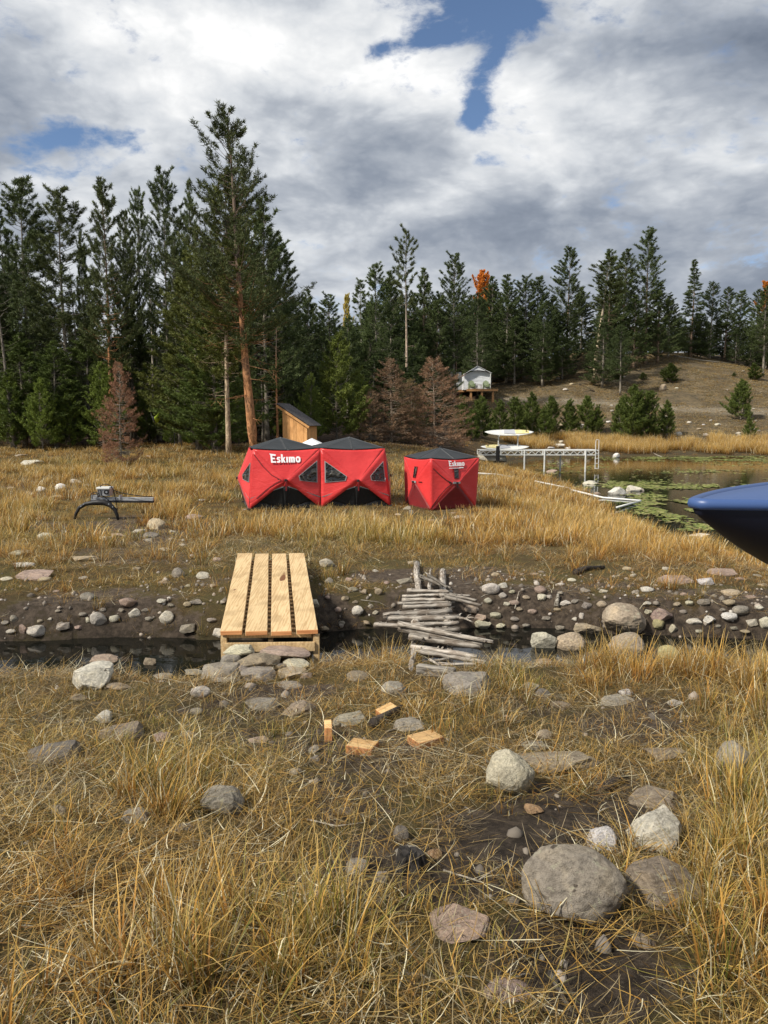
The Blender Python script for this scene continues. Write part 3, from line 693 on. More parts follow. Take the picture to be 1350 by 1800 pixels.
    # leader
    PT.append(np.array([axis(Ht * f_) for f_ in (.93, .95, .97, .985)])); DR.append(np.tile([[0, 0, 1.0]], (4, 1))); LN.append(np.full(4, tl * 1.2))
    PT = np.concatenate(PT); DR = np.concatenate(DR); LN = np.concatenate(LN)
    if nt > 0:
        V, br = tuft_tris(rng, PT, DR, LN, tw, nt, spread)
        cm = mkmesh(name + '_crown', V.reshape(-1, 3), np.arange(len(V) * 3).reshape(-1, 3)); setcol(cm, 'bc', np.repeat(np.stack([br, br, br], -1), 3, 0))
    else: cm = None
    return WB.mesh(name + '_trunk', True), cm, Ht

KIND = {}
def K(name, m, n, **kw):
    KIND[name] = [(conifer(name, 1000 + 37 * i + hash_(name), **kw), m) for i in range(n)]
def hash_(s): return sum(ord(c) * (i + 1) for i, c in enumerate(s)) % 997
K('tall', M_NEED, 4, Ht=15, cb=.28, rmax=2.25, nwh=56, per=5, el=(-.12, .2, .9), gap=.20, nt=8, tl=.17, tw=.034, dens=1.15, spread=.8, twig=.55)
K('dense', M_NEED, 4, Ht=13, cb=.07, rmax=2.6, nwh=54, per=6, el=(-.1, .2, .9), gap=.12, nt=8, tl=.18, tw=.038, bare_dead=4, shape='cone', spread=.8, twig=.55)
K('giant', M_NEED, 1, Ht=17, cb=.30, rmax=3.1, nwh=60, per=6, el=(-.05, .25, .9), gap=.46, nt=7, tl=.17, tw=.032, dens=1.0, spread=.75, twig=.55, tr=.21, bare_dead=14, lean=(-.9, 0))
K('sparse', M_NEED, 2, Ht=16, cb=.60, rmax=1.5, nwh=26, per=4, el=(.0, .2, .8), gap=.2, nt=7, tl=.24, tw=.04, tr=.15, bare_dead=16)
K('spruce', M_NEED, 2, Ht=14, cb=.04, rmax=2.4, nwh=60, per=5, el=(-.25, -.1, .4), gap=.1, nt=6, tl=.22, tw=.05, shape='spruce', droop=.1, bare_dead=0)
K('young', M_YOUNG, 4, Ht=4, cb=.02, rmax=1.25, nwh=30, per=7, el=(.1, .4, 1.0), gap=.12, nt=7, tl=.15, tw=.035, tr=.05, bare_dead=0, shape='cone', dens=1.8, spread=.7, twig=.5)
K('bush', M_YOUNG, 3, Ht=7, cb=.04, rmax=2.2, nwh=38, per=6, el=(.05, .4, 1.0), gap=.10, nt=8, tl=.15, tw=.034, tr=.07, bare_dead=3, shape='cone', dens=1.6, spread=.85, twig=.55)
K('dead', M_DEAD, 3, Ht=6, cb=.04, rmax=1.8, nwh=42, per=6, el=(-.35, .05, .6), gap=.10, nt=5, tl=.12, tw=.022, tr=.07, bare_dead=26, shape='cone', dens=1.1, spread=.9, droop=.25)
K('snag', None, 2, Ht=13, cb=.25, rmax=.9, nwh=30, per=3, el=(-.2, .0, .4), gap=.3, nt=0, tr=.11, bare_dead=24)
K('aspen', M_ASPEN, 2, Ht=12, cb=.35, rmax=1.6, nwh=30, per=5, el=(.3, .7, 1.1), gap=.1, nt=6, tl=.20, tw=.16, tr=.10, bare_dead=0, shape='round', spread=1.2, dens=1.3)
NTREE = {'tall': 'pine_tree', 'dense': 'pine_tree', 'giant': 'pine_tree', 'sparse': 'pine_tree', 'spruce': 'spruce_tree', 'young': 'young_pine', 'bush': 'young_pine', 'dead': 'dead_conifer', 'snag': 'dead_snag', 'aspen': 'aspen_tree'}
CTREE = {'young': 'young tree', 'bush': 'young tree', 'dead': 'dead tree', 'snag': 'dead tree', 'aspen': 'aspen tree', 'spruce': 'spruce tree'}
GREY, ORG, PAL = (.52, .49, .44), (.80, .42, .22), (.80, .76, .68)
def tree(kind, px, ytop, Y, label, group=None, var=None, wide=1.0, bark=GREY, tint=(1, 1, 1), lean=(0, 0), pybase=None, dz=0):
    (tm, cm, Ht), m_ = KIND[kind][(var if var is not None else random.randrange(9)) % len(KIND[kind])]
    a = (px - 675) / 1350
    X = P(px, pybase or 780, Y).x if pybase is None else gp(px, pybase).x
    if pybase is not None: Y = gp(px, pybase).y
    zb = Hs(X, Y); zt = P(px, ytop, Y).z; h = max(zt - zb, .5); s = h / Ht
    e = empty(NTREE[kind], (X, Y, zb + dz), label, CTREE.get(kind, 'pine tree'), group, rz=0)
    e.rotation_euler = (lean[1], lean[0], random.random() * 6.28 if lean == (0, 0) and kind != 'giant' else 0)
    e.scale = (s ** .5 * (1 if s < 1 else s ** .3) * wide * 1.12, s ** .5 * (1 if s < 1 else s ** .3) * wide * 1.12, s) if kind in ('tall', 'dense', 'giant', 'sparse', 'spruce', 'snag') else (s * wide, s * wide, s)
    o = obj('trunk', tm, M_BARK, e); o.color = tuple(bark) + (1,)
    if cm is not None: o = obj('crown', cm, m_, e); j = random.uniform(.85, 1.15); o.color = (tint[0] * j, tint[1] * j, tint[2] * j, 1)
    return e
BL_ = (.92, 1.0, 1.0); OL = (1.35, 1.25, .75)
# left stand, front trees
tree('tall', 60, 318, 42, 'tall dark pine second from the left edge of the left stand', var=0, wide=1.15, tint=BL_)
tree('dense', 22, 372, 46, 'broad dark pine at the far left behind the leaning dead snag', var=0, wide=.8, tint=BL_)
tree('tall', 124, 336, 41, 'tall full pine between the far left pines and the orange-barked pine', var=1, wide=1.15)
tree('dense', 158, 410, 45, 'narrow pine peeking out right of the full left pine', var=1, wide=.45, tint=BL_)
tree('tall', 198, 320, 39, 'tall pine with orange upper trunk behind the small dead red conifer', var=2, wide=.82, bark=ORG)
tree('tall', 232, 372, 43, 'thin pine just right of the orange-barked pine', var=3, wide=.6, bark=PAL)
tree('tall', 256, 336, 44, 'thin dark pine with a pointed top left of the hammock', var=0, wide=.55, tint=BL_, bark=PAL)
tree('tall', 300, 303, 42, 'tall pine standing behind the black and lime hammock', var=1, wide=.8, tint=BL_, bark=GREY)
tree('dense', 343, 318, 46, 'dark narrow pine top rising left of the giant pine', var=2, wide=.5, tint=BL_)
tree('tall', 316, 420, 40, 'pine with a thick grey double trunk near the pale green tarp', var=2, wide=.7)
GT = tree('giant', 447, 192, 33, 'giant pine with leaning orange trunk, tallest tree in the picture', wide=1.05, bark=ORG, pybase=None, lean=(0, 0))
tree('tall', 402, 300, 34, 'tall pine with a pale dark-footed trunk beside the giant orange-barked pine', var=3, wide=1.0, bark=(.8, .66, .5), tint=OL)
tree('dense', 350, 440, 37, 'large olive green pine spreading left of the giant pine', var=3, wide=1.05, tint=OL)
tree('dense', 470, 350, 42, 'dark dense pine filling the right side behind the giant pine', var=0, wide=1.0, tint=BL_)
tree('tall', 497, 428, 44, 'shorter pine at the right end of the left stand', var=1, wide=1.0, tint=BL_)
tree('dense', 428, 330, 44, 'dark pine directly behind the giant pine', var=1, wide=1.0)
tree('snag', 26, 386, 38, 'leaning grey dead snag at the left edge of the photo', var=0, lean=(-.07, 0), bark=(.3, .28, .26))
for px, yt, Y, v, wd, lb in ((-12, 455, 41, 0, 1, 'bushy dark pine cut by the left photo edge'), (45, 590, 39, 1, 1.1, 'low bushy pine under the two far left pines'), (100, 600, 38.5, 2, .9, 'low bright pine left of the dead red conifer'),
                             (160, 585, 40, 3, 1.0, 'low pine right behind the dead red conifer'), (322, 640, 41, 0, .8, 'small dark pine right of the hammock'), (378, 540, 36, 1, .9, 'yellow green lower pine beside the pale trunk'), (238, 560, 43, 2, 1.0, 'mid height pine behind the hammock on its left')):
    tree('dense', px, yt, Y, lb, var=v, wide=wd * 1.3, tint=(1.15, 1.3, .9) if v in (2, 3, 1) else (1, 1, 1))
for px, yt, Y, lb in ((20, 655, 38, 'leftmost small pine at the meadow edge'), (75, 668, 37, 'small pine second from the left at the meadow edge'), (122, 690, 38, 'small pine at the meadow edge left of the dead red conifer'), (182, 640, 37.5, 'bright bushy pine touching the dead red conifer'),
                      (258, 690, 41, 'small dark pine just left of the hammock'), (345, 655, 37, 'bushy green pine left of the pale trunk'), (372, 690, 36, 'small bushy pine at the foot of the pale trunk'), (300, 735, 40, 'tiny pine under the pale green tarp'), (420, 700, 40, 'small pine in the shade between the two near trunks'), (480, 640, 43, 'shaded pine behind the cedar shed')):
    tree('bush', px, yt, Y, lb, wide=1.1, tint=(1.0, 1.08, .85))
# fill of the left stand
for i in range(27):
    px = -120 + i * 24 + random.uniform(-8, 8); Y = random.uniform(48, 66)
    if px > 560: continue
    top = np.interp(px, [-120, 0, 60, 160, 230, 300, 400, 480, 520, 600], [440, 470, 440, 520, 540, 500, 430, 460, 530, 560]) + random.uniform(0, 90)
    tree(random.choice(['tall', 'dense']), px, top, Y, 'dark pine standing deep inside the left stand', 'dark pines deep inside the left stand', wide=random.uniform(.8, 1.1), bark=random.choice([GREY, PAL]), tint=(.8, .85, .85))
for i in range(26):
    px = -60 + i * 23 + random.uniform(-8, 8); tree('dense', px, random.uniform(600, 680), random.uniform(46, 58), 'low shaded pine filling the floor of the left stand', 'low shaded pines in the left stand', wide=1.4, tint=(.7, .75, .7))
for px, yt, Y, bk in ((140, 470, 43, PAL), (95, 480, 44, GREY), (272, 430, 42, PAL), (282, 450, 45, PAL), (312, 430, 41, GREY), (488, 560, 40, ORG), (462, 600, 42, GREY), (476, 610, 44, GREY), (252, 470, 44, PAL)):
    tree('snag', px, yt, Y, 'bare slender trunk standing among the left stand pines', 'bare slender trunks in the left stand', bark=bk, wide=.9)
# dead red conifers and young pines in front
tree('dead', 214, 640, 33, 'small dead red-brown conifer alone in the meadow at left', pybase=818, wide=.85, var=0, tint=(1.35, 1.1, 1.0))
tree('dead', 688, 632, 44, 'left of the two dead brown conifers behind the big red shelter', var=1, wide=1.45, bark=(.8, .68, .58), tint=(1.2, 1.15, 1.05))
tree('dead', 762, 632, 45, 'right of the two dead brown conifers, behind the small red shelter', var=2, wide=1.4, bark=(.8, .68, .58), tint=(1.25, 1.15, 1.05))
tree('dead', 722, 668, 46, 'short dead conifer squeezed between the two dead brown conifers', var=0, wide=1.3, tint=(1.0, 1.15, .8))
tree('dead', 652, 690, 43, 'low dead twiggy conifer left of the two dead brown conifers', var=2, wide=1.3, tint=(1.3, 1.3, 1.2))
tree('dead', 385, 690, 37, 'low dead twiggy conifer at the feet of the near trunks', var=1, wide=.6)
tree('dead', 800, 720, 50, 'low twiggy dead conifer near the dock end', var=1, wide=.8, tint=(.8, .9, .6))
tree('bush', 592, 590, 43, 'bright green young pine right of the cedar shed', var=0, wide=1.2, tint=(1.0, 1.0, .9))
tree('bush', 548, 660, 41, 'young green pine touching the right side of the cedar shed', var=1, wide=.8, tint=(1.1, 1.15, 1.))
tree('bush', 632, 660, 45, 'young green pine between bright young pine and dead conifer', var=2, wide=1.1, tint=(1.2, 1.25, 1.))
tree('bush', 705, 690, 48, 'young green pine behind the two dead conifers', var=0, wide=1.1, tint=(.8, .9, .8))
# middle stand
mid = [('dense', 545, 513, 62, 'round dark pine above the cedar shed'), ('tall', 580, 520, 64, 'dark pine just left of the yellow aspen'), ('sparse', 636, 493, 80, 'thin airy pine right of the yellow aspen'), ('tall', 662, 466, 72, 'dark pine left of the tall bare-trunked pine'),
       ('dense', 688, 478, 76, 'dark pine immediately left of the bare-trunked pine'), ('dense', 745, 475, 78, 'broad dark pine right of the bare-trunked pine'), ('tall', 796, 449, 78, 'tallest dark pine left of the orange aspen'), ('dense', 812, 520, 97, 'dark pine behind the canvas tent, below the orange aspen'),
       ('dense', 768, 530, 76, 'low dark pine left of the canvas tent'), ('dense', 724, 560, 74, 'low dark pine behind the bare trunk'), ('dense', 612, 560, 68, 'low dark pine above the bright young pine'), ('dense', 650, 575, 68, 'low dark pine above the left dead conifer'),
       ('dense', 860, 488, 98, 'dark pine just right of the orange aspen'), ('dense', 888, 484, 96, 'dark pine second right of the orange aspen'), ('tall', 918, 487, 97, 'dark pine third right of the orange aspen'), ('tall', 940, 488, 98, 'dark pine fourth right of the orange aspen'),
       ('dense', 846, 560, 92, 'dark pine directly behind the canvas tent roof'), ('dense', 902, 560, 94, 'wide dark pine right of the canvas tent'), ('tall', 992, 436, 102, 'tall pine on the left shoulder of the brown hill'), ('tall', 966, 520, 98, 'shorter pine left of the hill shoulder pine'),
       ('dense', 1016, 505, 106, 'dark pine right of the hill shoulder pine'), ('tall', 1062, 441, 100, 'pine above the leaning pale trunk on the hill'), ('tall', 1088, 440, 103, 'pine with a thin trunk right of the leaning pale trunk'), ('tall', 1128, 401, 104, 'tallest pine on the brown hill'),
       ('dense', 1108, 520, 101, 'dense dark pine low in the hilltop clump'), ('dense', 1150, 500, 104, 'dense dark pine right of the tallest hill pine'), ('dense', 1168, 520, 108, 'dark pine at the right end of the hilltop clump'), ('spruce', 1207, 456, 112, 'pointed dark spruce standing right of the hilltop clump'),
       ('tall', 1240, 497, 116, 'thin pine first right of the pointed spruce'), ('tall', 1266, 506, 116, 'thin pine second right of the pointed spruce'), ('tall', 1290, 512, 118, 'thin pine third right of the pointed spruce'), ('tall', 1318, 510, 114, 'pine with bare twin trunks near the right photo edge'), ('dense', 1342, 515, 118, 'dense pine cut by the right photo edge'),
       ('tall', 1334, 505, 100, 'pine with slim bare trunk on the right hill edge'), ('dense', 950, 600, 92, 'low broad pine at the left foot of the hill'), ('dense', 985, 590, 94, 'low pine at the foot of the hill beside the fallen brush')]
for k_, px, yt, Y, lb in mid:
    tree(k_, px, yt, Y, lb, wide=(.95 if k_ == 'dense' else .92) * (1.4 if Y > 90 else 1.2), tint=(.95, 1.05, 1.0), bark=random.choice([GREY, PAL, (.66, .5, .38)]))
tree('sparse', 714, 405, 66, 'tall pine with long bare pale trunk and small crown, alone above the stand', var=0, bark=(.95, .78, .66), wide=.9)
lt = tree('sparse', 1040, 452, 92, 'pine with long pale trunk leaning right on the hill', var=0, bark=(1.1, .95, .72), lean=(.09, 0), wide=1.9)
tree('sparse', 800, 560, 80, 'bare pinkish trunk beside the canvas tent', var=1, bark=(.8, .55, .42), wide=.8)
tree('aspen', 843, 480, 104, 'bright orange aspen top rising over the middle stand', var=0, wide=.85)
for px, yt in ((826, 520), (858, 512), (842, 535)): tree('dense', px, yt, 99, 'dark pine hiding the foot of the orange aspen', 'dark pines hiding the foot of the orange aspen', wide=1.3)
tree('aspen', 1335, 498, 135, 'orange aspen behind the pines at the right photo edge', var=1, wide=1.0)
tree('aspen', 610, 522, 100, 'pale yellow sparse aspen behind the middle stand', var=1, wide=.45, tint=(.75, 1.6, 2.2))
for i in range(46):
    px = 500 + i * 13 + random.uniform(-6, 6); Y = random.uniform(84, 120)
    if 560 < px < 640: top = random.uniform(560, 590)
    else: top = np.interp(px, [500, 700, 850, 1000, 1020, 1040, 1130], [545, 515, 515, 520, 620, 560, 520]) + random.uniform(0, 45)
    tree(random.choice(['dense', 'dense', 'tall']), px, top, Y, 'distant dark pine filling the middle tree line', 'distant pines of the middle tree line', wide=1.15, tint=(.8, .9, .9))
for i in range(44):
    px = 1000 + i * 9 + random.uniform(-6, 6); top = (525 if px < 1170 else 540) + random.uniform(0, 55)
    if px < 1040: top += 60
    tree('dense', px, top, random.uniform(112, 128), 'distant dark pine filling the hilltop tree line', 'distant pines of the hilltop tree line', wide=1.1, tint=(.8, .9, .9))
for i in range(22):
    px = 505 + i * 17 + random.uniform(-6, 6)
    if 775 < px < 880: continue
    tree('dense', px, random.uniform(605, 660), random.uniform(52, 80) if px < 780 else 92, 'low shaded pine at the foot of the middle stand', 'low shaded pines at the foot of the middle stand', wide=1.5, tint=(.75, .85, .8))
# shore and hill young pines
for px, yt, yb, v, lb in ((815, 702, 768, 0, 'young pine below the left end of the canvas tent deck'), (846, 700, 770, 1, 'young pine below the canvas tent deck centre'), (878, 706, 766, 2, 'young pine below the right end of the deck'), (905, 700, 766, 3, 'young pine just behind the raised paddle board'), (935, 695, 768, 0, 'young pine right of the raised paddle board'),
                          (968, 700, 766, 1, 'young pine third right of the paddle boards'), (1000, 705, 765, 2, 'young pine above the dock centre'), (1030, 698, 764, 3, 'young pine above the dock ladder'), (1048, 715, 765, 0, 'short young pine just right of the ladder top'),
                          (1112, 682, 776, 1, 'tallest bushy young pine on the far shore'), (1092, 700, 770, 2, 'young pine hugging the left side of the tallest far shore one'), (1138, 690, 774, 3, 'young pine hugging the right side of the tallest far shore one'), (1172, 708, 768, 0, 'single young pine right of the far shore cluster'),
                          (1302, 670, 738, 1, 'lone young pine on the hillside at the right'), (1316, 735, 772, 2, 'small young pine below the lone hillside one'), (955, 720, 772, 2, 'low young pine behind the middle of the dock'), (832, 722, 775, 3, 'low young pine left of the paddle boards')):
    tree('young', px, yt, 70, lb, 'young pines along the far shore' if px < 1200 else None, pybase=yb, var=v, wide=1.05, tint=(.72, .78, .72))
for px, yt, yb, lb in ((1088, 648, 668, 'dark low bush left under the hilltop clump'), (1130, 655, 668, 'dark low bush right under the hilltop clump'), (1178, 640, 672, 'olive bush on the right shoulder of the hill'), (1290, 655, 662, 'dark flat bush near the right hill crest'), (1325, 640, 668, 'dark bush at the base of the bare twin trunks')):
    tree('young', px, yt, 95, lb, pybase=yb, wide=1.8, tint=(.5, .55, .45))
# ------------------------------------------------------------------ rocks
def rock_mesh(name, seed, style, sub):
    rng = random.Random(seed); bm = bmesh.new(); bmesh.ops.create_icosphere(bm, subdivisions=sub, radius=1)
    off = Vector((rng.random() * 50, rng.random() * 50, rng.random() * 50))
    pl = []
    nc = {'round': 9, 'ang': 15, 'flat': 9}[style]
    for i in range(nc):
        n = Vector((rng.gauss(0, 1), rng.gauss(0, 1), rng.gauss(0, 1))).normalized(); pl.append((n, rng.uniform(.66, .90) if style == 'round' else rng.uniform(.48, .80)))
    for v in bm.verts:
        p = v.co.copy(); q = p * .9 + off
        p *= 1 + (.16 if style == 'round' else .2) * mnoise.noise(q)
        for n, d in pl:
            e = p.dot(n) - d
            if e > 0: p -= n * e * (.72 if style == 'round' else .95)
        p *= 1 + .06 * mnoise.noise(q * 2.6) + .028 * mnoise.noise(q * 7) + .012 * mnoise.noise(q * 17)
        if style == 'flat': p.z = max(min(p.z, .62 + .1 * mnoise.noise(q * 1.5)), -.8)
        v.co = p
    mx = [max(abs(v.co[k]) for v in bm.verts) for k in range(3)]
    for v in bm.verts: v.co = Vector((v.co.x / mx[0], v.co.y / mx[1], v.co.z / mx[2]))
    me = bpy.data.meshes.new(name); bm.to_mesh(me); bm.free()
    me.polygons.foreach_set('use_smooth', np.ones(len(me.polygons), bool)); return me
def frock(t, b):
    oi = t.new('ShaderNodeObjectInfo').outputs; o = t.new('ShaderNodeTexCoord').outputs['Object']
    ofs = t.new('ShaderNodeVectorMath', {0: o, 1: t.new('ShaderNodeCombineXYZ', {'X': t.m('MULTIPLY', oi['Random'], 91), 'Y': t.m('MULTIPLY', oi['Random'], 37)}).outputs[0]}, operation='ADD').outputs[0]
    n1 = t.noise(ofs, 1.3, 6, .6, .6); n2 = t.noise(ofs, 7, 8, .7); n3 = t.noise(ofs, 34, 4, .7)
    base = oi['Color']
    col = t.mix(1.0, base, t.ramp(n1, [(.3, (.72, .70, .68)), (.5, (1, 1, 1)), (.68, (1.28, 1.24, 1.15))]), 'MULTIPLY')
    col = t.mix(1.0, col, t.ramp(n2, [(.35, .62), (.5, 1.0), (.65, 1.25)]), 'MULTIPLY')
    col = t.mix(t.m('MULTIPLY', t.sstep(n3, .55, .70), .55), col, (.055, .048, .042))
    lich = t.noise(ofs, 3.4, 5, .65)
    col = t.mix(t.m('MULTIPLY', t.sstep(lich, .60, .64), .55), col, (.44, .42, .30))
    dk = t.noise(ofs, 2.6, 3, .5); col = t.mix(t.m('MULTIPLY', t.sstep(dk, .70, .725), .8), col, (.05, .038, .030))
    t.l.new(col, b.inputs['Base Color'])
    h = t.m('ADD', t.m('MULTIPLY', n2, .7), t.m('MULTIPLY', n3, .35)); t.l.new(t.bump(h, .75, .035), b.inputs['Normal'])
M_ROCK = mat('rock', frock, rough=.88, spec=.2)
ROCKS = {s: [rock_mesh('rock_' + s, 60 * k + i * 7, s, 4) for i in range(n)] for k, (s, n) in enumerate((('round', 7), ('ang', 8), ('flat', 6)))}
HERO = {s: [rock_mesh('boulder_' + s, 900 + 60 * k + i * 7, s, 6) for i in range(n)] for k, (s, n) in enumerate((('round', 4), ('ang', 4), ('flat', 3)))}
TONE = {'grey': (.31, .275, .225), 'pale': (.53, .49, .41), 'tan': (.38, .31, .22), 'pink': (.36, .27, .22), 'brown': (.28, .225, .165), 'dark': (.20, .175, .15), 'orange': (.42, .27, .15), 'cream': (.52, .48, .36), 'white': (.62, .59, .54), 'yellow': (.42, .37, .2)}
GROUPN = {}
def rock(cx, cy_, w_, h_, st='round', tone='grey', label=None, region='', Y=None, rz=None, name='rock', emb=.45, tilt=0):
    # find distance and size so that the stone fills w_ x h_ photo pixels where it lies
    p = gp(cx, cy_ + h_ * .30, water=True) if Y is None else P(cx, cy_, Y)
    dist = math.hypot(p.y, p.z - CAMH); a = w_ / 1350 * dist / 2 * (1.12 if region else 1); th = math.atan2(CAMH - p.z, p.y); hh = h_ / 1350 * dist / 2
    b = a * random.uniform(.7, .95); b = min(b, hh * .95 / max(math.sin(th), .05)) if st != 'x' else b
    c = math.sqrt(max(hh ** 2 - (b * math.sin(th)) ** 2, (.35 * hh) ** 2)) / math.cos(th)
    c = min(max(c, .28 * a), a * 1.2)
    if Y is None: p = gp(cx, cy_, c * emb, water=True)
    big = w_ > 42 and p.y < 12
    me = random.choice((HERO if big else ROCKS)[st])
    if label is None:
        tn = {'grey': 'grey', 'pale': 'pale', 'tan': 'tan', 'pink': 'pinkish', 'brown': 'brown', 'dark': 'dark', 'orange': 'orange', 'cream': 'cream', 'white': 'whitish', 'yellow': 'yellowish'}[tone]
        label = '%s %s cobble %s' % (tn, {'round': 'rounded', 'ang': 'angular', 'flat': 'flat'}[st], region); group = 'cobbles ' + region
    else: group = None
    o = obj('boulder' if (label and w_ > 55 and p.y < 12) else 'cobble' if group else 'rock', me, M_ROCK, None, p, (tilt, 0, rz if rz is not None else (random.random() * .7 - .35) * (.3 if big else 1) + random.choice((0, math.pi))), label, 'boulder' if w_ > 55 and p.y < 12 else 'rock', group)
    o.scale = (a, b, c); t_ = TONE[tone]; j = random.uniform(.85, 1.15); o.color = (t_[0] * j, t_[1] * j * random.uniform(.97, 1.02), t_[2] * j * random.uniform(.93, 1.05), 1)
    return o
r = rock
r(1000, 1557, 172, 128, 'round', 'brown', 'largest grey-brown boulder lying in the bare soil at lower right', emb=.5).color = (.27, .235, .19, 1)
r(1158, 1547, 132, 92, 'ang', 'brown', 'flat pinkish-grey angular boulder right beside the largest boulder', emb=.5)
r(1157, 1463, 98, 80, 'ang', 'pale', 'pale pointed boulder above the flat pinkish-grey boulder', emb=.5)
r(1058, 1476, 50, 42, 'round', 'white', 'small white-grey stone just above the largest boulder', emb=.5)
r(895, 1361, 84, 80, 'round', 'cream', 'round cream-white boulder alone in the middle right foreground', emb=.7)
r(1290, 1333, 60, 58, 'round', 'grey', 'smooth light grey boulder near the right photo edge', emb=.6)
r(985, 1342, 142, 44, 'flat', 'brown', 'long flat brown boulder right of the round cream-white one', emb=.25)
r(938, 1311, 52, 20, 'flat', 'grey', 'small flat grey slab above the long flat brown boulder', emb=.2)
r(955, 1292, 28, 20, 'round', 'tan', 'small tan egg-shaped stone above the flat grey slab', emb=.5)
r(1175, 1327, 82, 34, 'flat', 'brown', 'flat brown stone half sunk in grass left of the smooth light grey boulder', emb=.22)
r(1150, 1408, 92, 54, 'flat', 'brown', 'brown slab partly buried above the pale pointed boulder', emb=.05, rz=-.6)
r(936, 1423, 38, 22, 'ang', 'orange', 'small sandy orange stone below the round cream-white boulder')
r(1233, 1355, 28, 18, 'round', 'orange', 'small orange-tan stone left below the smooth light grey boulder')
r(812, 1628, 98, 60, 'ang', 'pink', 'pink boulder with dark spots at bottom centre right', emb=.3)
r(888, 1740, 80, 44, 'ang', 'pink', 'pinkish rough stone near the bottom photo edge', emb=.25)
r(555, 1577, 38, 26, 'round', 'pink', 'small reddish-brown stone in grass left of the charred stump', emb=.3)
r(392, 1409, 72, 56, 'round', 'grey', 'round grey boulder in the grass at centre left', emb=.5)
r(238, 1434, 50, 36, 'ang', 'grey', 'grey stone half hidden in grass left of the round grey boulder', emb=.3)
r(326, 1455, 34, 22, 'ang', 'grey', 'small grey stone below left of the round grey boulder', emb=.4)
r(107, 1428, 38, 26, 'ang', 'brown', 'brown stone in grass below the tilted dark boulder at left', emb=.3)
r(95, 1330, 90, 44, 'flat', 'dark', 'tilted dark grey boulder at the left edge of the foreground', emb=.35, rz=.35)
r(215, 1292, 82, 36, 'flat', 'brown', 'long slanted brown stone above the tilted dark grey boulder', emb=.05, rz=.5)
r(630, 1525, 42, 32, 'round', 'grey', 'grey half-buried stone left of the charred stump', emb=.3)
r(716, 1505, 42, 34, 'ang', 'grey', 'grey broken stone on top edge of the charred stump', emb=.8)
r(763, 1501, 26, 18, 'round', 'orange', 'small orange stone right of the charred stump')
r(706, 1467, 28, 30, 'round', 'dark', 'small dark stone in the bare soil above the charred stump')
r(672, 1540, 24, 32, 'ang', 'grey', 'small upright pitted grey stone left of the charred stump')
r(898, 1583, 28, 18, 'ang', 'grey', 'small grey stone left of the largest boulder')
r(1130, 1655, 44, 26, 'ang', 'brown', 'brown stone low in grass below the flat pinkish-grey boulder', emb=.25)
r(553, 1318, 22, 16, 'round', 'grey', 'small grey pebble upper one of the pair left of the square blocks')
r(554, 1333, 20, 14, 'ang', 'grey', 'small grey pebble lower one of the pair left of the square blocks')
r(517, 1358, 30, 18, 'ang', 'tan', 'small tan stone below the pair of grey pebbles')
r(606, 1426, 32, 16, 'round', 'brown', 'small dark brown stone alone in the grass centre', emb=.2)
r(1085, 1231, 70, 26, 'ang', 'grey', 'low grey boulder in the grass right of the log crossing', emb=.2)
r(1100, 1217, 24, 13, 'round', 'white', 'small white stone on top of the low grey boulder')
r(1188, 1236, 30, 12, 'flat', 'pale', 'small pale flat stone in the grass right of the low grey boulder')
r(820, 1208, 92, 52, 'flat', 'grey', 'broad flat grey boulder at the near end of the log crossing', emb=.15)
r(528, 1247, 64, 40, 'ang', 'brown', 'brown-grey boulder below the bridge stone stack', emb=.35)
r(458, 1240, 62, 22, 'flat', 'grey', 'flat grey slab left of the brown-grey boulder', emb=.25)
r(618, 1266, 66, 32, 'ang', 'grey', 'lumpy grey stone above the small upright block', emb=.25)
r(718, 1275, 62, 38, 'ang', 'grey', 'grey wedge-shaped stone between the wooden blocks', emb=.15)
r(692, 1213, 46, 34, 'round', 'grey', 'rounded grey stone left of the lone leaning stick', emb=.3)
r(628, 1190, 44, 24, 'round', 'brown', 'brown stone half hidden in grass between bridge and logs', emb=.25)
r(160, 1193, 76, 50, 'ang', 'pale', 'large pale pointed boulder on the near creek bank at left', emb=.6)
r(184, 1162, 60, 24, 'flat', 'pink', 'pinkish stone behind the large pale pointed boulder', emb=.2)
r(184, 1261, 38, 28, 'ang', 'pale', 'pale stone with a dark notch below the large pale pointed boulder')
r(345, 1251, 22, 14, 'round', 'grey', 'small grey stone left of the flat grey slab')
r(352, 1217, 34, 22, 'round', 'pale', 'pale rounded stone at the left foot of the bridge stack')
r(285, 1296, 32, 18, 'ang', 'pink', 'small pink stone right of the long slanted brown stone')
r(332, 1292, 32, 16, 'round', 'grey', 'small grey stone right of the small pink stone')
r(455, 1301, 38, 16, 'round', 'pink', 'flat pink stone in the grass below the bridge stack', emb=.2)
r(205, 1208, 44, 10, 'flat', 'brown', 'thin flat stone right of the large pale pointed boulder')
r(140, 1226, 34, 12, 'flat', 'brown', 'thin flat stone below the large pale pointed boulder')
r(285, 1190, 36, 16, 'flat', 'grey', 'flat grey stone at the creek edge left of the bridge stack')
r(262, 1166, 26, 20, 'ang', 'brown', 'brown stone at the near creek edge')
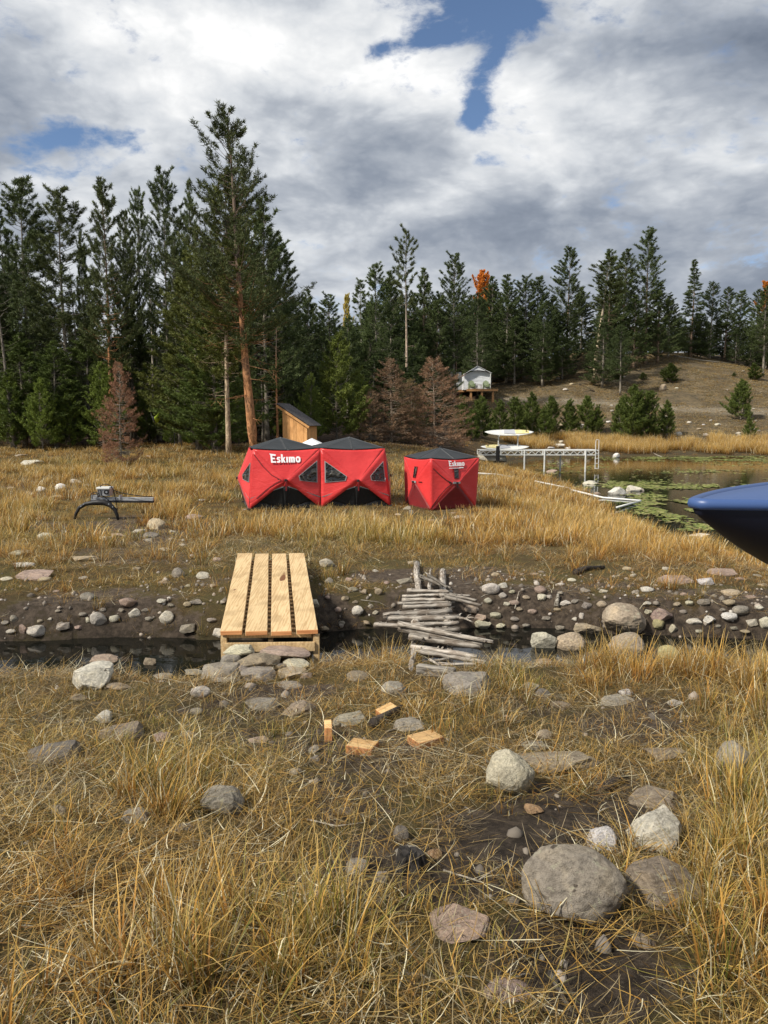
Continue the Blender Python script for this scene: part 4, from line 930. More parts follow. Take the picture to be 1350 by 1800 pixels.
# stack of stones carrying the near end of the bridge
for i, (cx, cy_, w_, h_, s, tn, Yd, lb) in enumerate(((421, 1142, 54, 22, 'flat', 'cream', 6.30, 'yellowish stone at the top left of the bridge stack'), (500, 1146, 92, 30, 'ang', 'pink', 6.34, 'reddish flat stone at the top right of the bridge stack'), (455, 1161, 84, 36, 'ang', 'brown', 6.12, 'dark brown boulder in the middle of the bridge stack'),
        (408, 1160, 40, 24, 'round', 'grey', 6.2, 'grey rounded stone at the left of the bridge stack'), (519, 1168, 52, 24, 'round', 'cream', 6.15, 'cream stone under the reddish one of the bridge stack'), (458, 1190, 68, 36, 'ang', 'grey', 5.92, 'square grey stone at the bottom of the bridge stack'), (515, 1184, 54, 24, 'ang', 'tan', 5.95, 'wedge-shaped tan stone at the right of the bridge stack'),
        (508, 1206, 50, 20, 'round', 'grey', 5.75, 'low grey stone at the bottom right of the bridge stack'), (388, 1180, 72, 24, 'flat', 'grey', 5.98, 'wide grey slab at the left of the bridge stack'), (398, 1200, 52, 26, 'flat', 'grey', 5.80, 'mossy slab at the bottom left of the bridge stack'), (430, 1176, 40, 20, 'ang', 'dark', 6.05, 'dark filler stone in the middle of the bridge stack'),
        (490, 1172, 40, 22, 'ang', 'dark', 6.12, 'dark filler stone at the right of the bridge stack'), (470, 1150, 60, 30, 'ang', 'brown', 6.5, 'brown stone behind the top of the bridge stack'), (368, 1190, 30, 16, 'ang', 'grey', 5.9, 'small stone at the left tail of the bridge stack'), (340, 1182, 40, 14, 'flat', 'grey', 6.0, 'thin slab left of the bridge stack'), (540, 1190, 24, 18, 'ang', 'brown', 5.9, 'small brown stone at the right foot of the bridge stack'))):
    r(cx, cy_, w_, h_, s, tn, lb, Y=Yd)
for cx, cy_, Yd in ((420, 1178, 6.3), (470, 1185, 6.2), (520, 1192, 6.2), (455, 1205, 6.0), (400, 1208, 6.05), (500, 1212, 5.95)):
    r(cx, cy_, 66, 40, 'ang', 'dark', 'shadowed core stone low inside the bridge stack', Y=Yd)['group'] = 'core stones of the bridge stack'
# big stones in the creek at right
r(1096, 1088, 76, 60, 'round', 'tan', 'largest tan boulder on the far creek bank at right', emb=.55)
r(1101, 1136, 64, 50, 'round', 'tan', 'rounded tan boulder in the creek below the largest tan one', emb=.5)
r(1031, 1105, 48, 28, 'ang', 'tan', 'angular tan stone left of the largest tan boulder', emb=.4)
r(1001, 1132, 56, 42, 'round', 'tan', 'brown-tan boulder in the creek right of the pale upright one', emb=.4)
r(954, 1126, 46, 46, 'ang', 'pale', 'pale upright boulder standing in the creek', emb=.6)
r(1174, 1150, 38, 32, 'round', 'yellow', 'yellowish round stone on the near creek edge at right', emb=.4)
r(1165, 1080, 40, 30, 'ang', 'pink', 'pinkish veined stone right of the largest tan boulder')
r(1157, 1097, 24, 20, 'round', 'yellow', 'small yellow lichen stone under the pinkish veined one')
r(1184, 1104, 16, 20, 'ang', 'cream', 'small bright angular stone right of the yellow lichen one')
r(1240, 1023, 30, 17, 'ang', 'white', 'white angular stone highest on the right bank')
r(1248, 1088, 24, 17, 'ang', 'white', 'white wedge stone low on the right bank')
r(1282, 1084, 30, 18, 'round', 'white', 'white rounded stone low on the right bank')
r(1302, 1073, 32, 20, 'round', 'grey', 'light grey stone leaning on the white rounded one')
r(1345, 1095, 22, 32, 'round', 'pale', 'pale stone cut by the right photo edge')
r(1348, 1175, 34, 34, 'round', 'grey', 'grey boulder cut by the right edge on the near creek bank')
r(960, 1166, 46, 16, 'flat', 'pink', 'flat pink slab at the near creek edge', emb=.2)
r(955, 1222, 28, 26, 'round', 'dark', 'dark mottled stone in grass below the flat pink slab', emb=.3)
r(935, 1206, 34, 14, 'flat', 'grey', 'thin grey stone left of the dark mottled one')
r(988, 1240, 40, 12, 'flat', 'brown', 'thin brown stone below the dark mottled one')
REG = {
 'on the far creek bank left of the plank bridge': [(155,1050,26,20),(224,1059,28,20),(236,1077,20,20),(292,1087,24,27),(172,1089,26,30),(200,1087,18,14),(113,1101,22,16),(62,1109,30,22),(40,1107,14,22),(24,1088,12,16),(155,1091,10,12),(332,1105,26,20),(383,1113,22,18),(262,1088,14,10),(286,1056,20,8),(345,1057,22,12),(330,1062,14,10),(70,1092,10,7),(88,1088,8,6),(102,1074,9,6),(145,1080,14,8),(137,1103,12,8),(180,1072,12,8),(212,1073,12,8),(255,1072,12,8),(300,1064,12,7),(372,1090,16,10),(20,1110,16,9),(8,1095,14,9)],
 'in the meadow left of the plank bridge': [(358,1013,24,18),(313,1010,22,26),(37,974,36,16),(40,994,38,14),(60,1012,60,14),(80,1019,24,12),(152,983,44,15),(145,998,12,6),(382,984,16,10),(286,1024,16,8),(145,1016,16,8),(78,945,38,20),(140,943,26,18),(183,949,22,14),(266,941,28,18),(278,925,38,30),(262,950,14,8),(303,935,12,8),(342,912,30,18),(287,966,20,8),(12,1018,20,10),(300,948,12,6),(320,958,12,6),(245,934,24,9),(205,942,30,10),(352,930,14,7),(375,1030,12,8),(370,960,10,6),(240,1000,14,7),(100,1040,12,7),(330,1030,12,7)],
 'in the far meadow near the black arch device': [(61,814,44,13),(73,862,20,16),(50,868,22,10),(107,858,20,18),(132,848,24,13),(154,854,16,8),(170,849,18,14),(103,873,22,6),(32,878,24,8),(223,839,12,5),(246,835,14,10),(295,867,16,10),(390,839,24,10),(38,801,22,4),(262,803,14,6),(20,858,14,6),(185,846,12,8),(10,890,16,6),(355,880,14,6)],
 'on the far creek bank between bridge and logs': [(574,992,26,24),(578,1022,14,14),(621,1037,18,12),(640,1040,12,10),(607,1051,14,12),(594,1072,12,10),(629,1074,19,19),(651,1065,10,8),(660,1077,10,8),(612,1019,14,8),(665,1040,12,12),(632,1031,10,6),(551,1060,20,20),(546,1015,10,18),(724,990,14,10),(712,1022,28,13),(645,1095,14,9),(600,1095,12,8),(575,1050,10,8),(680,1025,10,8),(570,1105,16,10),(660,1004,12,7),(624,1058,10,7)],
 'on the far creek bank right of the logs': [(862,1035,28,20),(883,1030,18,16),(884,1047,14,12),(903,1059,18,10),(913,1071,12,8),(871,1082,18,12),(858,1056,14,12),(950,1037,20,16),(952,1050,16,14),(994,1060,20,14),(1010,1057,12,8),(1031,1065,16,14),(965,1049,10,8),(1010,1088,10,8),(1023,1083,10,12),(1138,1037,22,14),(1138,1060,16,10),(1139,1076,12,10),(830,1071,26,14),(843,1086,22,14),(847,1098,28,16),(890,1062,12,8),(850,1034,12,8),(1030,1040,16,10),(1060,1040,14,9),(1058,1062,16,12),(985,1042,10,6),(900,1040,10,7),(925,1050,12,8),(935,1075,14,9),(960,1086,16,10),(905,1088,14,9),(880,1100,16,9),(985,1104,16,10),(925,1100,12,8),(1005,1020,14,8),(870,1010,14,8),(980,1072,12,8)],
 'on the right bank above the creek': [(1265,1007,46,10),(1285,1043,30,18),(1238,1057,22,16),(1322,1095,18,16),(1263,1101,10,7),(1282,1059,20,12),(1220,1092,26,16),(1200,1045,14,8),(1212,1060,12,9),(1185,1020,60,12),(1320,1050,18,9),(1335,1068,14,9),(1300,1018,16,7),(1255,1048,12,8),(1270,1072,10,7),(1340,1028,20,9),(1200,1075,12,8),(1310,1110,16,8),(1290,1104,12,7),(1228,1110,12,7),(1190,1062,12,8),(1330,1012,16,6)],
 'along the pond shore at right': [(1230,943,40,14),(1190,963,26,10),(1230,965,36,14),(1270,974,18,18),(960,932,26,8),(1065,930,20,14),(1103,1000,16,8),(1140,975,18,7),(1075,905,14,8),(1150,945,12,7),(1032,880,16,9),(1038,850,24,11),(970,829,20,9),(1050,868,12,7),(1090,920,12,6),(1112,1012,14,8),(940,1010,14,7),(1170,1000,14,8)],
 'in front of the small red shelter': [(798,902,14,8),(808,910,26,7),(832,909,10,5),(716,894,16,10),(700,905,12,6),(760,915,16,6),(845,925,14,6),(780,930,12,5),(690,930,14,6)],
}
for reg, lst in REG.items():
    for q in lst:
        w_ = q[2]; tn = random.choice(['grey', 'grey', 'tan', 'pale', 'pink', 'tan', 'pale', 'cream'] if 'far meadow' not in reg else ['pale', 'tan', 'grey', 'white'])
        st = 'flat' if q[2] > 2.6 * q[3] else random.choice(['round', 'round', 'ang'])
        r(*q, st, tn, region=reg, emb=.22)
r(1083, 864, 34, 22, 'ang', 'white', 'larger pale boulder standing in the pond', emb=.5)
r(1113, 861, 28, 16, 'ang', 'pale', 'smaller pale boulder in the pond beside the larger one', emb=.4)
r(1128, 862, 12, 8, 'ang', 'grey', 'little grey rock right of the two pale pond boulders', emb=.4)
r(870, 804, 64, 13, 'ang', 'pale', 'pale rock heap at the land end of the dock', Y=43)
r(843, 806, 30, 10, 'ang', 'grey', 'grey rock at the left of the pale rock heap', Y=43)
r(722, 902, 10, 16, 'ang', 'dark', 'small dark upright rock between the two shelters')
r(1164, 683, 16, 16, 'ang', 'brown', 'brown uprooted root mass on the hillside')
r(1040, 612, 16, 14, 'round', 'white', 'white round rock on the left hill crest')
r(1032, 616, 12, 8, 'round', 'pale', 'pale rock leaning at the white crest rock')
for i in range(70):
    px = random.uniform(950, 1345); py = random.choice([random.uniform(735, 778), random.uniform(735, 800), random.uniform(650, 735)])
    w_ = random.uniform(4, 9) if py < 730 else random.uniform(5, 13)
    r(px, py, w_, w_ * random.uniform(.5, .75), random.choice(['round', 'ang']), random.choice(['pale', 'white', 'grey', 'tan', 'grey']), region='scattered on the brown hillside beyond the pond', emb=.4)
for cx, cy_, w_, h_ in ((968, 788, 14, 7), (985, 784, 18, 9), (998, 788, 12, 6), (1082, 802, 14, 12), (1088, 780, 20, 9), (1068, 772, 11, 10), (975, 784, 12, 7), (1335, 780, 10, 9), (1260, 790, 10, 5), (1110, 786, 10, 6), (1010, 778, 10, 6)):
    r(cx, cy_, w_, h_, 'ang', 'white', region='at the far shore behind the dock', emb=.5)
# loose gravel too small and many to count
def gravel():
    rng = np.random.default_rng(8); n = 9000
    y = rng.uniform(2, 19, n); x = (rng.random(n) * 2 - 1) * (y * .62 + 1)
    z = H(x, y); b, t, wt_, lk, inc, px, py = cover(x, y, z); d = creek_d(x, y)
    bankz = np.clip((d - .3) / .3, 0, 1) * np.clip((2.2 - d) / .5, 0, 1)
    k = (rng.random(n) < np.clip(b * .25 + bankz * .75, .02, 1)) & (z > CREEK_Z - .02)
    x, y, z = x[k], y[k], z[k]; n = len(x); s = rng.uniform(.008, .028, n) * (1 + .8 * (rng.random(n) < .15))
    ico = np.array([[0, 0, 1], [.89, 0, .45], [.28, .85, .45], [-.72, .53, .45], [-.72, -.53, .45], [.28, -.85, .45], [.72, .53, -.45], [-.28, .85, -.45], [-.89, 0, -.45], [-.28, -.85, -.45], [.72, -.53, -.45], [0, 0, -1]])
    fc = np.array([[0, 1, 2], [0, 2, 3], [0, 3, 4], [0, 4, 5], [0, 5, 1], [1, 6, 2], [2, 7, 3], [3, 8, 4], [4, 9, 5], [5, 10, 1], [6, 7, 2], [7, 8, 3], [8, 9, 4], [9, 10, 5], [10, 6, 1], [11, 7, 6], [11, 8, 7], [11, 9, 8], [11, 10, 9], [11, 6, 10]])
    V = ico[None] * (s[:, None, None] * rng.uniform(.7, 1.2, (n, 12, 1))) * rng.uniform(.6, 1.2, (n, 1, 3)) + np.stack([x, y, z], -1)[:, None]
    F = (fc[None] + (np.arange(n) * 12)[:, None, None]).reshape(-1, 3)
    me = mkmesh('gravel', V.reshape(-1, 3), F, True); setcol(me, 'bc', np.repeat(rng.random((n, 3)), 12, 0)); return me
def fgrav(t, b):
    c = t.new('ShaderNodeSeparateColor', {'Color': t.new('ShaderNodeVertexColor', layer_name='bc').outputs[0]}).outputs
    t.l.new(t.ramp(c[0], [(0, (.10, .085, .07)), (.5, (.24, .205, .165)), (.85, (.36, .30, .24)), (1, (.5, .47, .42))]), b.inputs['Base Color'])
obj('gravel', gravel(), mat('gravel', fgrav, rough=.9), kind='stuff', label='loose pebbles and gravel on the bare creek banks')
# ------------------------------------------------------------------ materials for made things
def wood(name, c1, c2, scale=3.0, knots=True, ax='X', rough=.7):
    def f(t, b):
        o = t.new('ShaderNodeTexCoord').outputs['Object']; oi = t.new('ShaderNodeObjectInfo').outputs
        ofs = t.new('ShaderNodeVectorMath', {0: o, 1: t.new('ShaderNodeCombineXYZ', {'X': t.m('MULTIPLY', oi['Random'], 17), 'Y': t.m('MULTIPLY', oi['Random'], 9)}).outputs[0]}, operation='ADD').outputs[0]
        sc_ = {'X': (.6, 9, 9), 'Y': (9, .6, 9), 'Z': (9, 9, .6)}[ax]
        st = t.new('ShaderNodeMapping', {'Vector': ofs, 'Scale': sc_}).outputs[0]
        n = t.noise(st, scale, 6, .65, 1.4); wv_ = t.new('ShaderNodeTexWave', {'Vector': st, 'Scale': 1.3, 'Distortion': 14.0, 'Detail': 3, 'Detail Scale': .7}, wave_type='BANDS', bands_direction={'X': 'Y', 'Y': 'X', 'Z': 'X'}[ax]).outputs['Fac']
        n2 = t.noise(ofs, 3.2, 3, .5); v = t.m('ADD', t.m('MULTIPLY', n, .88), t.m('MULTIPLY', wv_, .12))
        col = t.mix(t.sstep(v, .32, .62), c1, c2)
        col = t.mix(t.m('MULTIPLY', t.sstep(n2, .5, .68), .4), col, tuple(a * .62 for a in c1))
        if knots: col = t.mix(t.sstep(t.noise(t.new('ShaderNodeMapping', {'Vector': ofs, 'Scale': tuple(min(q, 2.2) for q in sc_)}).outputs[0], 4.0, 1, .3), .74, .77), col, (.16, .07, .03))
        j = t.m('MULTIPLY_ADD', oi['Random'], .3, .85)
        col = t.mix(1.0, col, t.new('ShaderNodeCombineColor', {0: j, 1: j, 2: j}).outputs[0], 'MULTIPLY')
        t.l.new(col, b.inputs['Base Color']); t.l.new(t.bump(v, .45, .006), b.inputs['Normal'])
    return mat(name, f, rough=rough, spec=.25)
M_PLANK = wood('new_plank_wood', (.42, .275, .13), (.63, .46, .25), ax='Y')
M_PEND = wood('plank_end_wood', (.42, .17, .065), (.56, .27, .11), knots=False)
M_BLOCK = wood('block_wood', (.50, .28, .11), (.70, .47, .22), scale=2.2, knots=False)
M_CEDAR = wood('cedar_wood', (.50, .24, .08), (.70, .38, .15), knots=False, ax='Z')
M_DECK = wood('deck_wood', (.30, .15, .06), (.42, .23, .10), knots=False)
M_DRIFT = None
def fdrift(t, b):
    u = t.new('ShaderNodeTexCoord').outputs['Object']; oi = t.new('ShaderNodeObjectInfo').outputs
    st = t.new('ShaderNodeMapping', {'Vector': u, 'Scale': (1.6, 16, 16)}).outputs[0]
    n = t.noise(st, 3.0, 7, .7, .6); n2 = t.noise(u, 4, 6, .65)
    col = t.mix(t.sstep(n, .36, .60), (.080, .064, .050), (.50, .455, .395)); col = t.mix(t.m('MULTIPLY', t.sstep(n2, .5, .66), .6), col, (.17, .125, .09))
    col = t.mix(1.0, col, oi['Color'], 'MULTIPLY')
    t.l.new(col, b.inputs['Base Color']); t.l.new(t.bump(n, 1.0, .02), b.inputs['Normal'])
M_DRIFT = mat('driftwood', fdrift, rough=.9, spec=.15)
def ffab(c, c2, sc_=4.5, bs=.38, rough=.55):
    def f(t, b):
        o = t.new('ShaderNodeTexCoord').outputs['Object']
        st = t.new('ShaderNodeMapping', {'Vector': o, 'Scale': (1, 1, 2.2), 'Rotation': (0, .5, .4)}).outputs[0]
        n = t.noise(st, sc_, 5, .6, 1.2); n2 = t.noise(o, 1.5, 3, .5)
        col = t.mix(t.sstep(n2, .35, .65), c, c2); t.l.new(col, b.inputs['Base Color'])
        t.l.new(t.bump(n, bs, .03), b.inputs['Normal']); b.inputs['Sheen Weight'].default_value = .1
    return f
M_RED = mat('red_nylon', ffab((.60, .030, .030), (.72, .048, .046)), rough=.42, spec=.5)
M_RED2 = mat('dark_red_nylon', ffab((.17, .008, .010), (.22, .010, .013)), rough=.5, spec=.4)
M_BLK = mat('black_fabric', ffab((.008, .009, .010), (.014, .015, .016)), rough=.6, spec=.35)
M_ROOF = mat('charcoal_fabric', ffab((.009, .012, .014), (.013, .016, .018), bs=.25), rough=.6, spec=.4)
M_PIPE = mat('grey_reflective_tape', None, (.32, .32, .32), .35, 0, .5)
M_WHITE = mat('white_print', None, (.86, .86, .86), .6)
def fwin(t, b):
    o = t.new('ShaderNodeTexCoord').outputs['Object']; n = t.noise(o, 4, 2, .5, 2.5)
    t.l.new(t.mix(t.sstep(n, .50, .70), (.010, .011, .011), (.11, .105, .09)), b.inputs['Base Color']); t.l.new(t.bump(n, 1.0, .04), b.inputs['Normal'])
M_WIN = mat('clear_vinyl', fwin, rough=.12, spec=.7)
M_METAL = noisy('galvanised_metal', (.30, .31, .32), (.55, .56, .57), 6, .4, .1, metal=.5, spec=.5)
M_ALU = noisy('white_aluminium', (.56, .56, .52), (.72, .72, .68), 5, .5, .1)
M_DMET = noisy('black_steel', (.010, .010, .011), (.03, .028, .026), 12, .5, .2)
M_RUB = mat('black_hose', None, (.012, .012, .013), .55)

# ------------------------------------------------------------------ hub tents
def tri_patch(a, b, c, n=10, sag=.0, wr=0.0, seed=0):
    a, b, c = Vector(a), Vector(b), Vector(c); nr = (b - a).cross(c - a).normalized(); V = []; ix = {}
    for i in range(n + 1):
        for j in range(n + 1 - i):
            u, v = i / n, j / n; w_ = 1 - u - v
            p = a * w_ + b * u + c * v; k = 27 * u * v * w_ + 1.2 * (u * v + v * w_ + w_ * u) * 0
            p = p - nr * sag * k + nr * wr * min(1, 9 * min(u, v, w_) + .0) * mnoise.noise(p * 5 + Vector((seed, 0, 0)))
            ix[i, j] = len(V); V.append(p)
    F = []
    for i in range(n):
        for j in range(n - i):
            F.append((ix[i, j], ix[i + 1, j], ix[i, j + 1]))
            if j < n - i - 1: F.append((ix[i + 1, j], ix[i + 1, j + 1], ix[i, j + 1]))
    return V, F
def panel(name, parent, m, a, b, c, sag=.02, wr=.006, n=12, thick=.004):
    if CEN and outward(a, b, c, CEN[0]).dot((Vector(b) - Vector(a)).cross(Vector(c) - Vector(a))) < 0: b, c = c, b
    V, F = tri_patch(a, b, c, n, sag, wr, random.random() * 9); o = MB().add(V, F).obj(name, m, parent, True)
    if thick: s = o.modifiers.new('thickness', 'SOLIDIFY'); s.thickness = thick; s.offset = -1
    return o
CEN = []
def on_tri(a, b, c, wa, wb, wc): return Vector(a) * wa + Vector(b) * wb + Vector(c) * wc
def outward(a, b, c, inside):
    n = (Vector(b) - Vector(a)).cross(Vector(c) - Vector(a)).normalized()
    return n if n.dot(Vector(a) - Vector(inside)) > 0 else -n
def flat_poly(name, parent, m, pts, nrm, off, th=.004):
    """thin plate on a fabric facet"""
    pts = [Vector(p) + nrm * off for p in pts]; V = pts + [p + nrm * th for p in pts]; n = len(pts)
    F = [tuple(range(n)), tuple(range(2 * n - 1, n - 1, -1))] + [(i, (i + 1) % n, (i + 1) % n + n, i + n) for i in range(n)]
    return MB().add(V, F).obj(name, m, parent)
def strip(name, parent, m, pts, nrm, off, width=.03, th=.004):
    mb = MB(); pts = [Vector(p) + nrm * (off + th) for p in pts]
    for a, b in zip(pts[:-1], pts[1:]): mb.plank(a, b, width, th, nrm)
    return mb.obj(name, m, parent)
GLY = {  # chunky hand-drawn lettering on a grid of height 1
 'E': (.62, [[(-.12, 1.12), (.60, 1.02), (.60, .82), (.20, .86), (.22, .62), (.50, .60), (.50, .42), (.22, .42), (.24, .20), (.62, .20), (.62, 0), (.04, 0), (.0, .94)]]),
 's': (.42, [[(.42, .70), (.10, .70), (.0, .58), (.0, .44), (.10, .34), (.24, .32), (.24, .22), (.0, .20), (.02, 0), (.32, 0), (.42, .12), (.42, .30), (.32, .42), (.18, .45), (.18, .52), (.42, .52)]]),
 'k': (.50, [[(.0, 0), (.0, 1.04), (.20, 1.0), (.20, .46), (.30, .68), (.50, .68), (.34, .38), (.52, 0), (.30, 0), (.20, .26), (.20, 0)]]),
 'i': (.20, [[(0, 0), (0, .70), (.2, .70), (.2, 0)]]),
 'm': (.72, [[(0, 0), (0, .70), (.62, .70), (.72, .58), (.72, 0), (.52, 0), (.52, .50), (.46, .50), (.46, 0), (.26, 0), (.26, .50), (.20, .50), (.20, 0)]]),
 'o': (.56, [[(.16, .74), (.40, .74), (.56, .56), (.56, .18), (.40, 0), (.16, 0), (.16, .22), (.34, .22), (.36, .52), (.16, .52)], [(.16, .74), (.16, .52), (.18, .22), (.16, .22), (.16, 0), (0, .18), (0, .56)]]),
}
def lettering(parent, origin, xd, yd, nrm, h, word='Eskimo', off=.012):
    x = 0
    for ch in word:
        wd, polys = GLY[ch]; mb = MB()
        for pl in polys:
            pts = [Vector(origin) + xd * (x + q[0]) * h + yd * q[1] * h + nrm * off for q in pl]; V = pts + [p + nrm * .003 for p in pts]; n = len(pts)
            mb.add(V, [tuple(range(n)), tuple(range(2 * n - 1, n - 1, -1))] + [(i, (i + 1) % n, (i + 1) % n + n, i + n) for i in range(n)])
        mb.obj('letter', M_WHITE, parent); x += wd + .09
    return x * h
def small_text(parent, txt, origin, xd, yd, nrm, h, off=.012, shear=0):
    cu_ = bpy.data.curves.new('lettering', 'FONT'); cu_.body = txt; cu_.size = h * 1.35; cu_.offset = h * .03; cu_.extrude = .0015; cu_.shear = shear
    tmp = bpy.data.objects.new('lettering', cu_); COL.objects.link(tmp); bpy.context.view_layer.update(); me = bpy.data.meshes.new_from_object(tmp); bpy.data.objects.remove(tmp)
    me.materials.clear(); me.materials.append(M_WHITE); o = obj('lettering', me, M_WHITE, parent)
    m_ = Matrix((xd, yd, nrm)).transposed().to_4x4(); m_.translation = Vector(origin) + nrm * off; o.matrix_local = m_
    return o
def top_facet(par, m, At, Bt, hub, drop, cen, n=16):
    nn = outward(At, Bt, hub, cen); V = []; F = []; sd = random.random() * 9
    for i in range(n + 1):
        for j in range(n + 1):
            u = i / n; v = j / n; e = At.lerp(Bt, u) - Vector((0, 0, drop * 4 * u * (1 - u))); p = e.lerp(hub, v * .999)
            p = p - nn * (.05 * 4 * u * (1 - u) * v * (1 - v)) + nn * .006 * min(1, 6 * min(u, 1 - u, v, 1 - v)) * mnoise.noise(p * 5 + Vector((sd, 0, 0))); V.append(p)
    F = [(i * (n + 1) + j, (i + 1) * (n + 1) + j, (i + 1) * (n + 1) + j + 1, i * (n + 1) + j + 1) for i in range(n) for j in range(n)]
    o = MB().add(V, F).obj('wall_panel', m, par, True); s = o.modifiers.new('thickness', 'SOLIDIFY'); s.thickness = .004; s.offset = -1; return o
def hub_wall(par, A, Bb, At, Bt, hub, centre, style, sag=.012):
    """one stretched wall: four facets meeting at a pulled-out hub"""
    A, Bb, At, Bt, hub = map(Vector, (A, Bb, At, Bt, hub)); CEN[:] = [centre]
    mt = (At + Bt) / 2 - Vector((0, 0, .028)) + (hub - (At + Bt) / 2) * .02
    # top facet in two halves, its upper edge hangs slightly
    top_facet(par, M_RED, At, Bt, hub, .045, centre)
    panel('wall_panel', par, M_RED, At, hub, A, sag); panel('wall_panel', par, M_RED, Bt, Bb, hub, sag)
    mb_ = (A + Bb) / 2
    if style == 'big':
        hp = hub.lerp(mb_, .17); A2 = A + (At - A) * .19; B2 = Bb + (Bt - Bb) * .19
        hpa = hp + (A2 - hub) * .07; hpb = hp + (B2 - hub) * .07
        for q, s in (((hub, hpa, A2), 0), ((hub, B2, hpb), 0), ((hub, hpb, hpa), 0)): panel('wall_panel', par, M_RED, *q, sag * .3, n=5)
        panel('skirt', par, M_BLK, A2, hpa, mb_, sag * .8); panel('skirt', par, M_BLK, hpb, B2, mb_, sag * .8); panel('skirt', par, M_BLK, hpa, hpb, mb_, 0, n=5)
        panel('skirt', par, M_BLK, A2, mb_, A, 0, n=6); panel('skirt', par, M_BLK, B2, Bb, mb_, 0, n=6)
        n1 = outward(hub, hpa, A2, centre); strip('piping', par, M_PIPE, [hpa.lerp(A2, q) for q in (0, .25, .5, .75, .97)], n1, .006, .022)
        strip('piping', par, M_PIPE, [hpb.lerp(B2, q) for q in (0, .25, .5, .75, .97)], n1, .006, .022)
    else:
        panel('wall_panel', par, M_RED2, A, hub, Bb, sag)
    return hub
C1 = (1, 0, 0)
def big_tent():
    fl = P(437, 897, 17.75); base = -.44
    d = Vector((.972, .235, 0)); pz = Vector((-.235, .972, 0)); o = Vector((fl.x, 17.75, base)); L = 3.42; W_ = 1.75
    root = empty('popup_shelter', o, 'large double red pop-up shelter with black roof and four front windows', 'tent')
    def wp(x, y, z): return d * x + pz * y + Vector((0, 0, z))
    ins = .14; hT = 1.415
    cen1 = wp(L * .25, W_ / 2, .8); cen2 = wp(L * .75, W_ / 2, .8)
    b = [wp(0, 0, 0), wp(L / 2, .02, 0), wp(L, 0, 0), wp(L, W_, 0), wp(L / 2, W_ - .02, 0), wp(0, W_, 0)]
    t_ = [wp(ins, ins * .6, hT), wp(L / 2, .06, hT + .01), wp(L - ins, ins * .6, hT), wp(L - ins, W_ - ins, hT), wp(L / 2, W_ - .06, hT + .01), wp(ins, W_ - ins, hT)]
    h1 = wp(L * .25, -.20, .70); h2 = wp(L * .75, -.20, .66)
    hub_wall(root, b[0], b[1], t_[0], t_[1], h1, cen1, 'big'); hub_wall(root, b[1], b[2], t_[1], t_[2], h2, cen2, 'big')
    hr = wp(L + .20, W_ / 2, .70); hl = wp(-.20, W_ / 2, .70)
    hub_wall(root, b[2], b[3], t_[2], t_[3], hr, cen2, 'big'); hub_wall(root, b[5], b[0], t_[5], t_[0], hl, cen1, 'big')
    hub_wall(root, b[3], b[4], t_[3], t_[4], wp(L * .75, W_ + .2, .7), cen2, 'big'); hub_wall(root, b[4], b[5], t_[4], t_[5], wp(L * .25, W_ + .2, .7), cen1, 'big')
    for hq, dr in ((h1, -pz), (h2, -pz), (hl, -d), (hr, d)):
        MB().tube([hq - dr * .01, hq + dr * .03], [.035, .03], 8).obj('hub', M_BLK, root)
        strip('pull_strap', root, M_RED2, [hq + Vector((0, 0, -.02)), hq + Vector((0, 0, -.24))], dr, .03, .03)
    for i, (x0, q) in enumerate(((0, (0, 1, 4, 5)), (L / 2, (1, 2, 3, 4)))):
        apex = wp(x0 + L * .25, W_ / 2, 1.68); c = [t_[k] + Vector((0, 0, .012)) for k in q]
        mids = [(c[0] + c[1]) / 2 - Vector((0, 0, .045)), None, (c[2] + c[3]) / 2 - Vector((0, 0, .045)), None]
        panel('roof_panel', root, M_ROOF, c[0], mids[0], apex, .02, .002); panel('roof_panel', root, M_ROOF, mids[0], c[1], apex, .02, .002)
        panel('roof_panel', root, M_ROOF, c[1], c[2], apex, .05, .002)
        panel('roof_panel', root, M_ROOF, c[2], c[3], apex, .03, .002); panel('roof_panel', root, M_ROOF, c[3], c[0], apex, .03, .002)
        e = c[0] - wp(0, 0, .0)
    # windows on the side facets
    def win(corner_b, corner_t, hub, ea, eb, ha, cen, name='window'):
        nn = outward(corner_b, corner_t, hub, cen)
        p0 = corner_b.lerp(corner_t, ea); p1 = corner_b.lerp(corner_t, eb); p0 = p0.lerp(hub, .13); p1 = p1.lerp(hub, .13)
        q1 = p0.lerp(hub, ha) + Vector((0, 0, .12)); q0 = q1 - Vector((0, 0, .09)) + (p0 - q1) * .06
        pts = [p0, p1, q1, q0]; cc = sum(pts, Vector()) / 4
        fr = flat_poly(name, root, M_PIPE, [cc + (p - cc) * 1.10 for p in pts], nn, -.002, .014)
        flat_poly('window_pane', fr, M_WIN, pts, nn, .014, .003)
    win(b[1], t_[1], h1, .44, .82, .56, cen1); win(b[1], t_[1], h2, .44, .82, .62, cen2)
    win(b[2], t_[2], h2, .44, .80, .52, cen2); win(b[0], t_[0], hl, .46, .80, .5, cen1); win(b[2], t_[2], hr, .44, .8, .5, cen2)
    # door zip
    nn = outward(b[0], t_[0], h1, cen1)
    def dp(u, v): return b[0].lerp(t_[0], v).lerp(h1, u)
    zp = [dp(.03, .93), dp(.30, .83), dp(.58, .70), dp(.80, .60), dp(.86, .53), dp(.84, .44), dp(.70, .32), dp(.45, .20), dp(.2, .12)]
    dr = flat_poly('door', root, M_RED, [dp(.015, .93)] + zp[1:] + [dp(.015, .12)], nn, -.006, .010)
    strip('zip', dr, M_RED2, zp, nn, .006, .022)
    flat_poly('door_tab', root, M_BLK, [dp(.76, .52), dp(.80, .52), dp(.80, .60), dp(.76, .60)], nn, .0, .006)
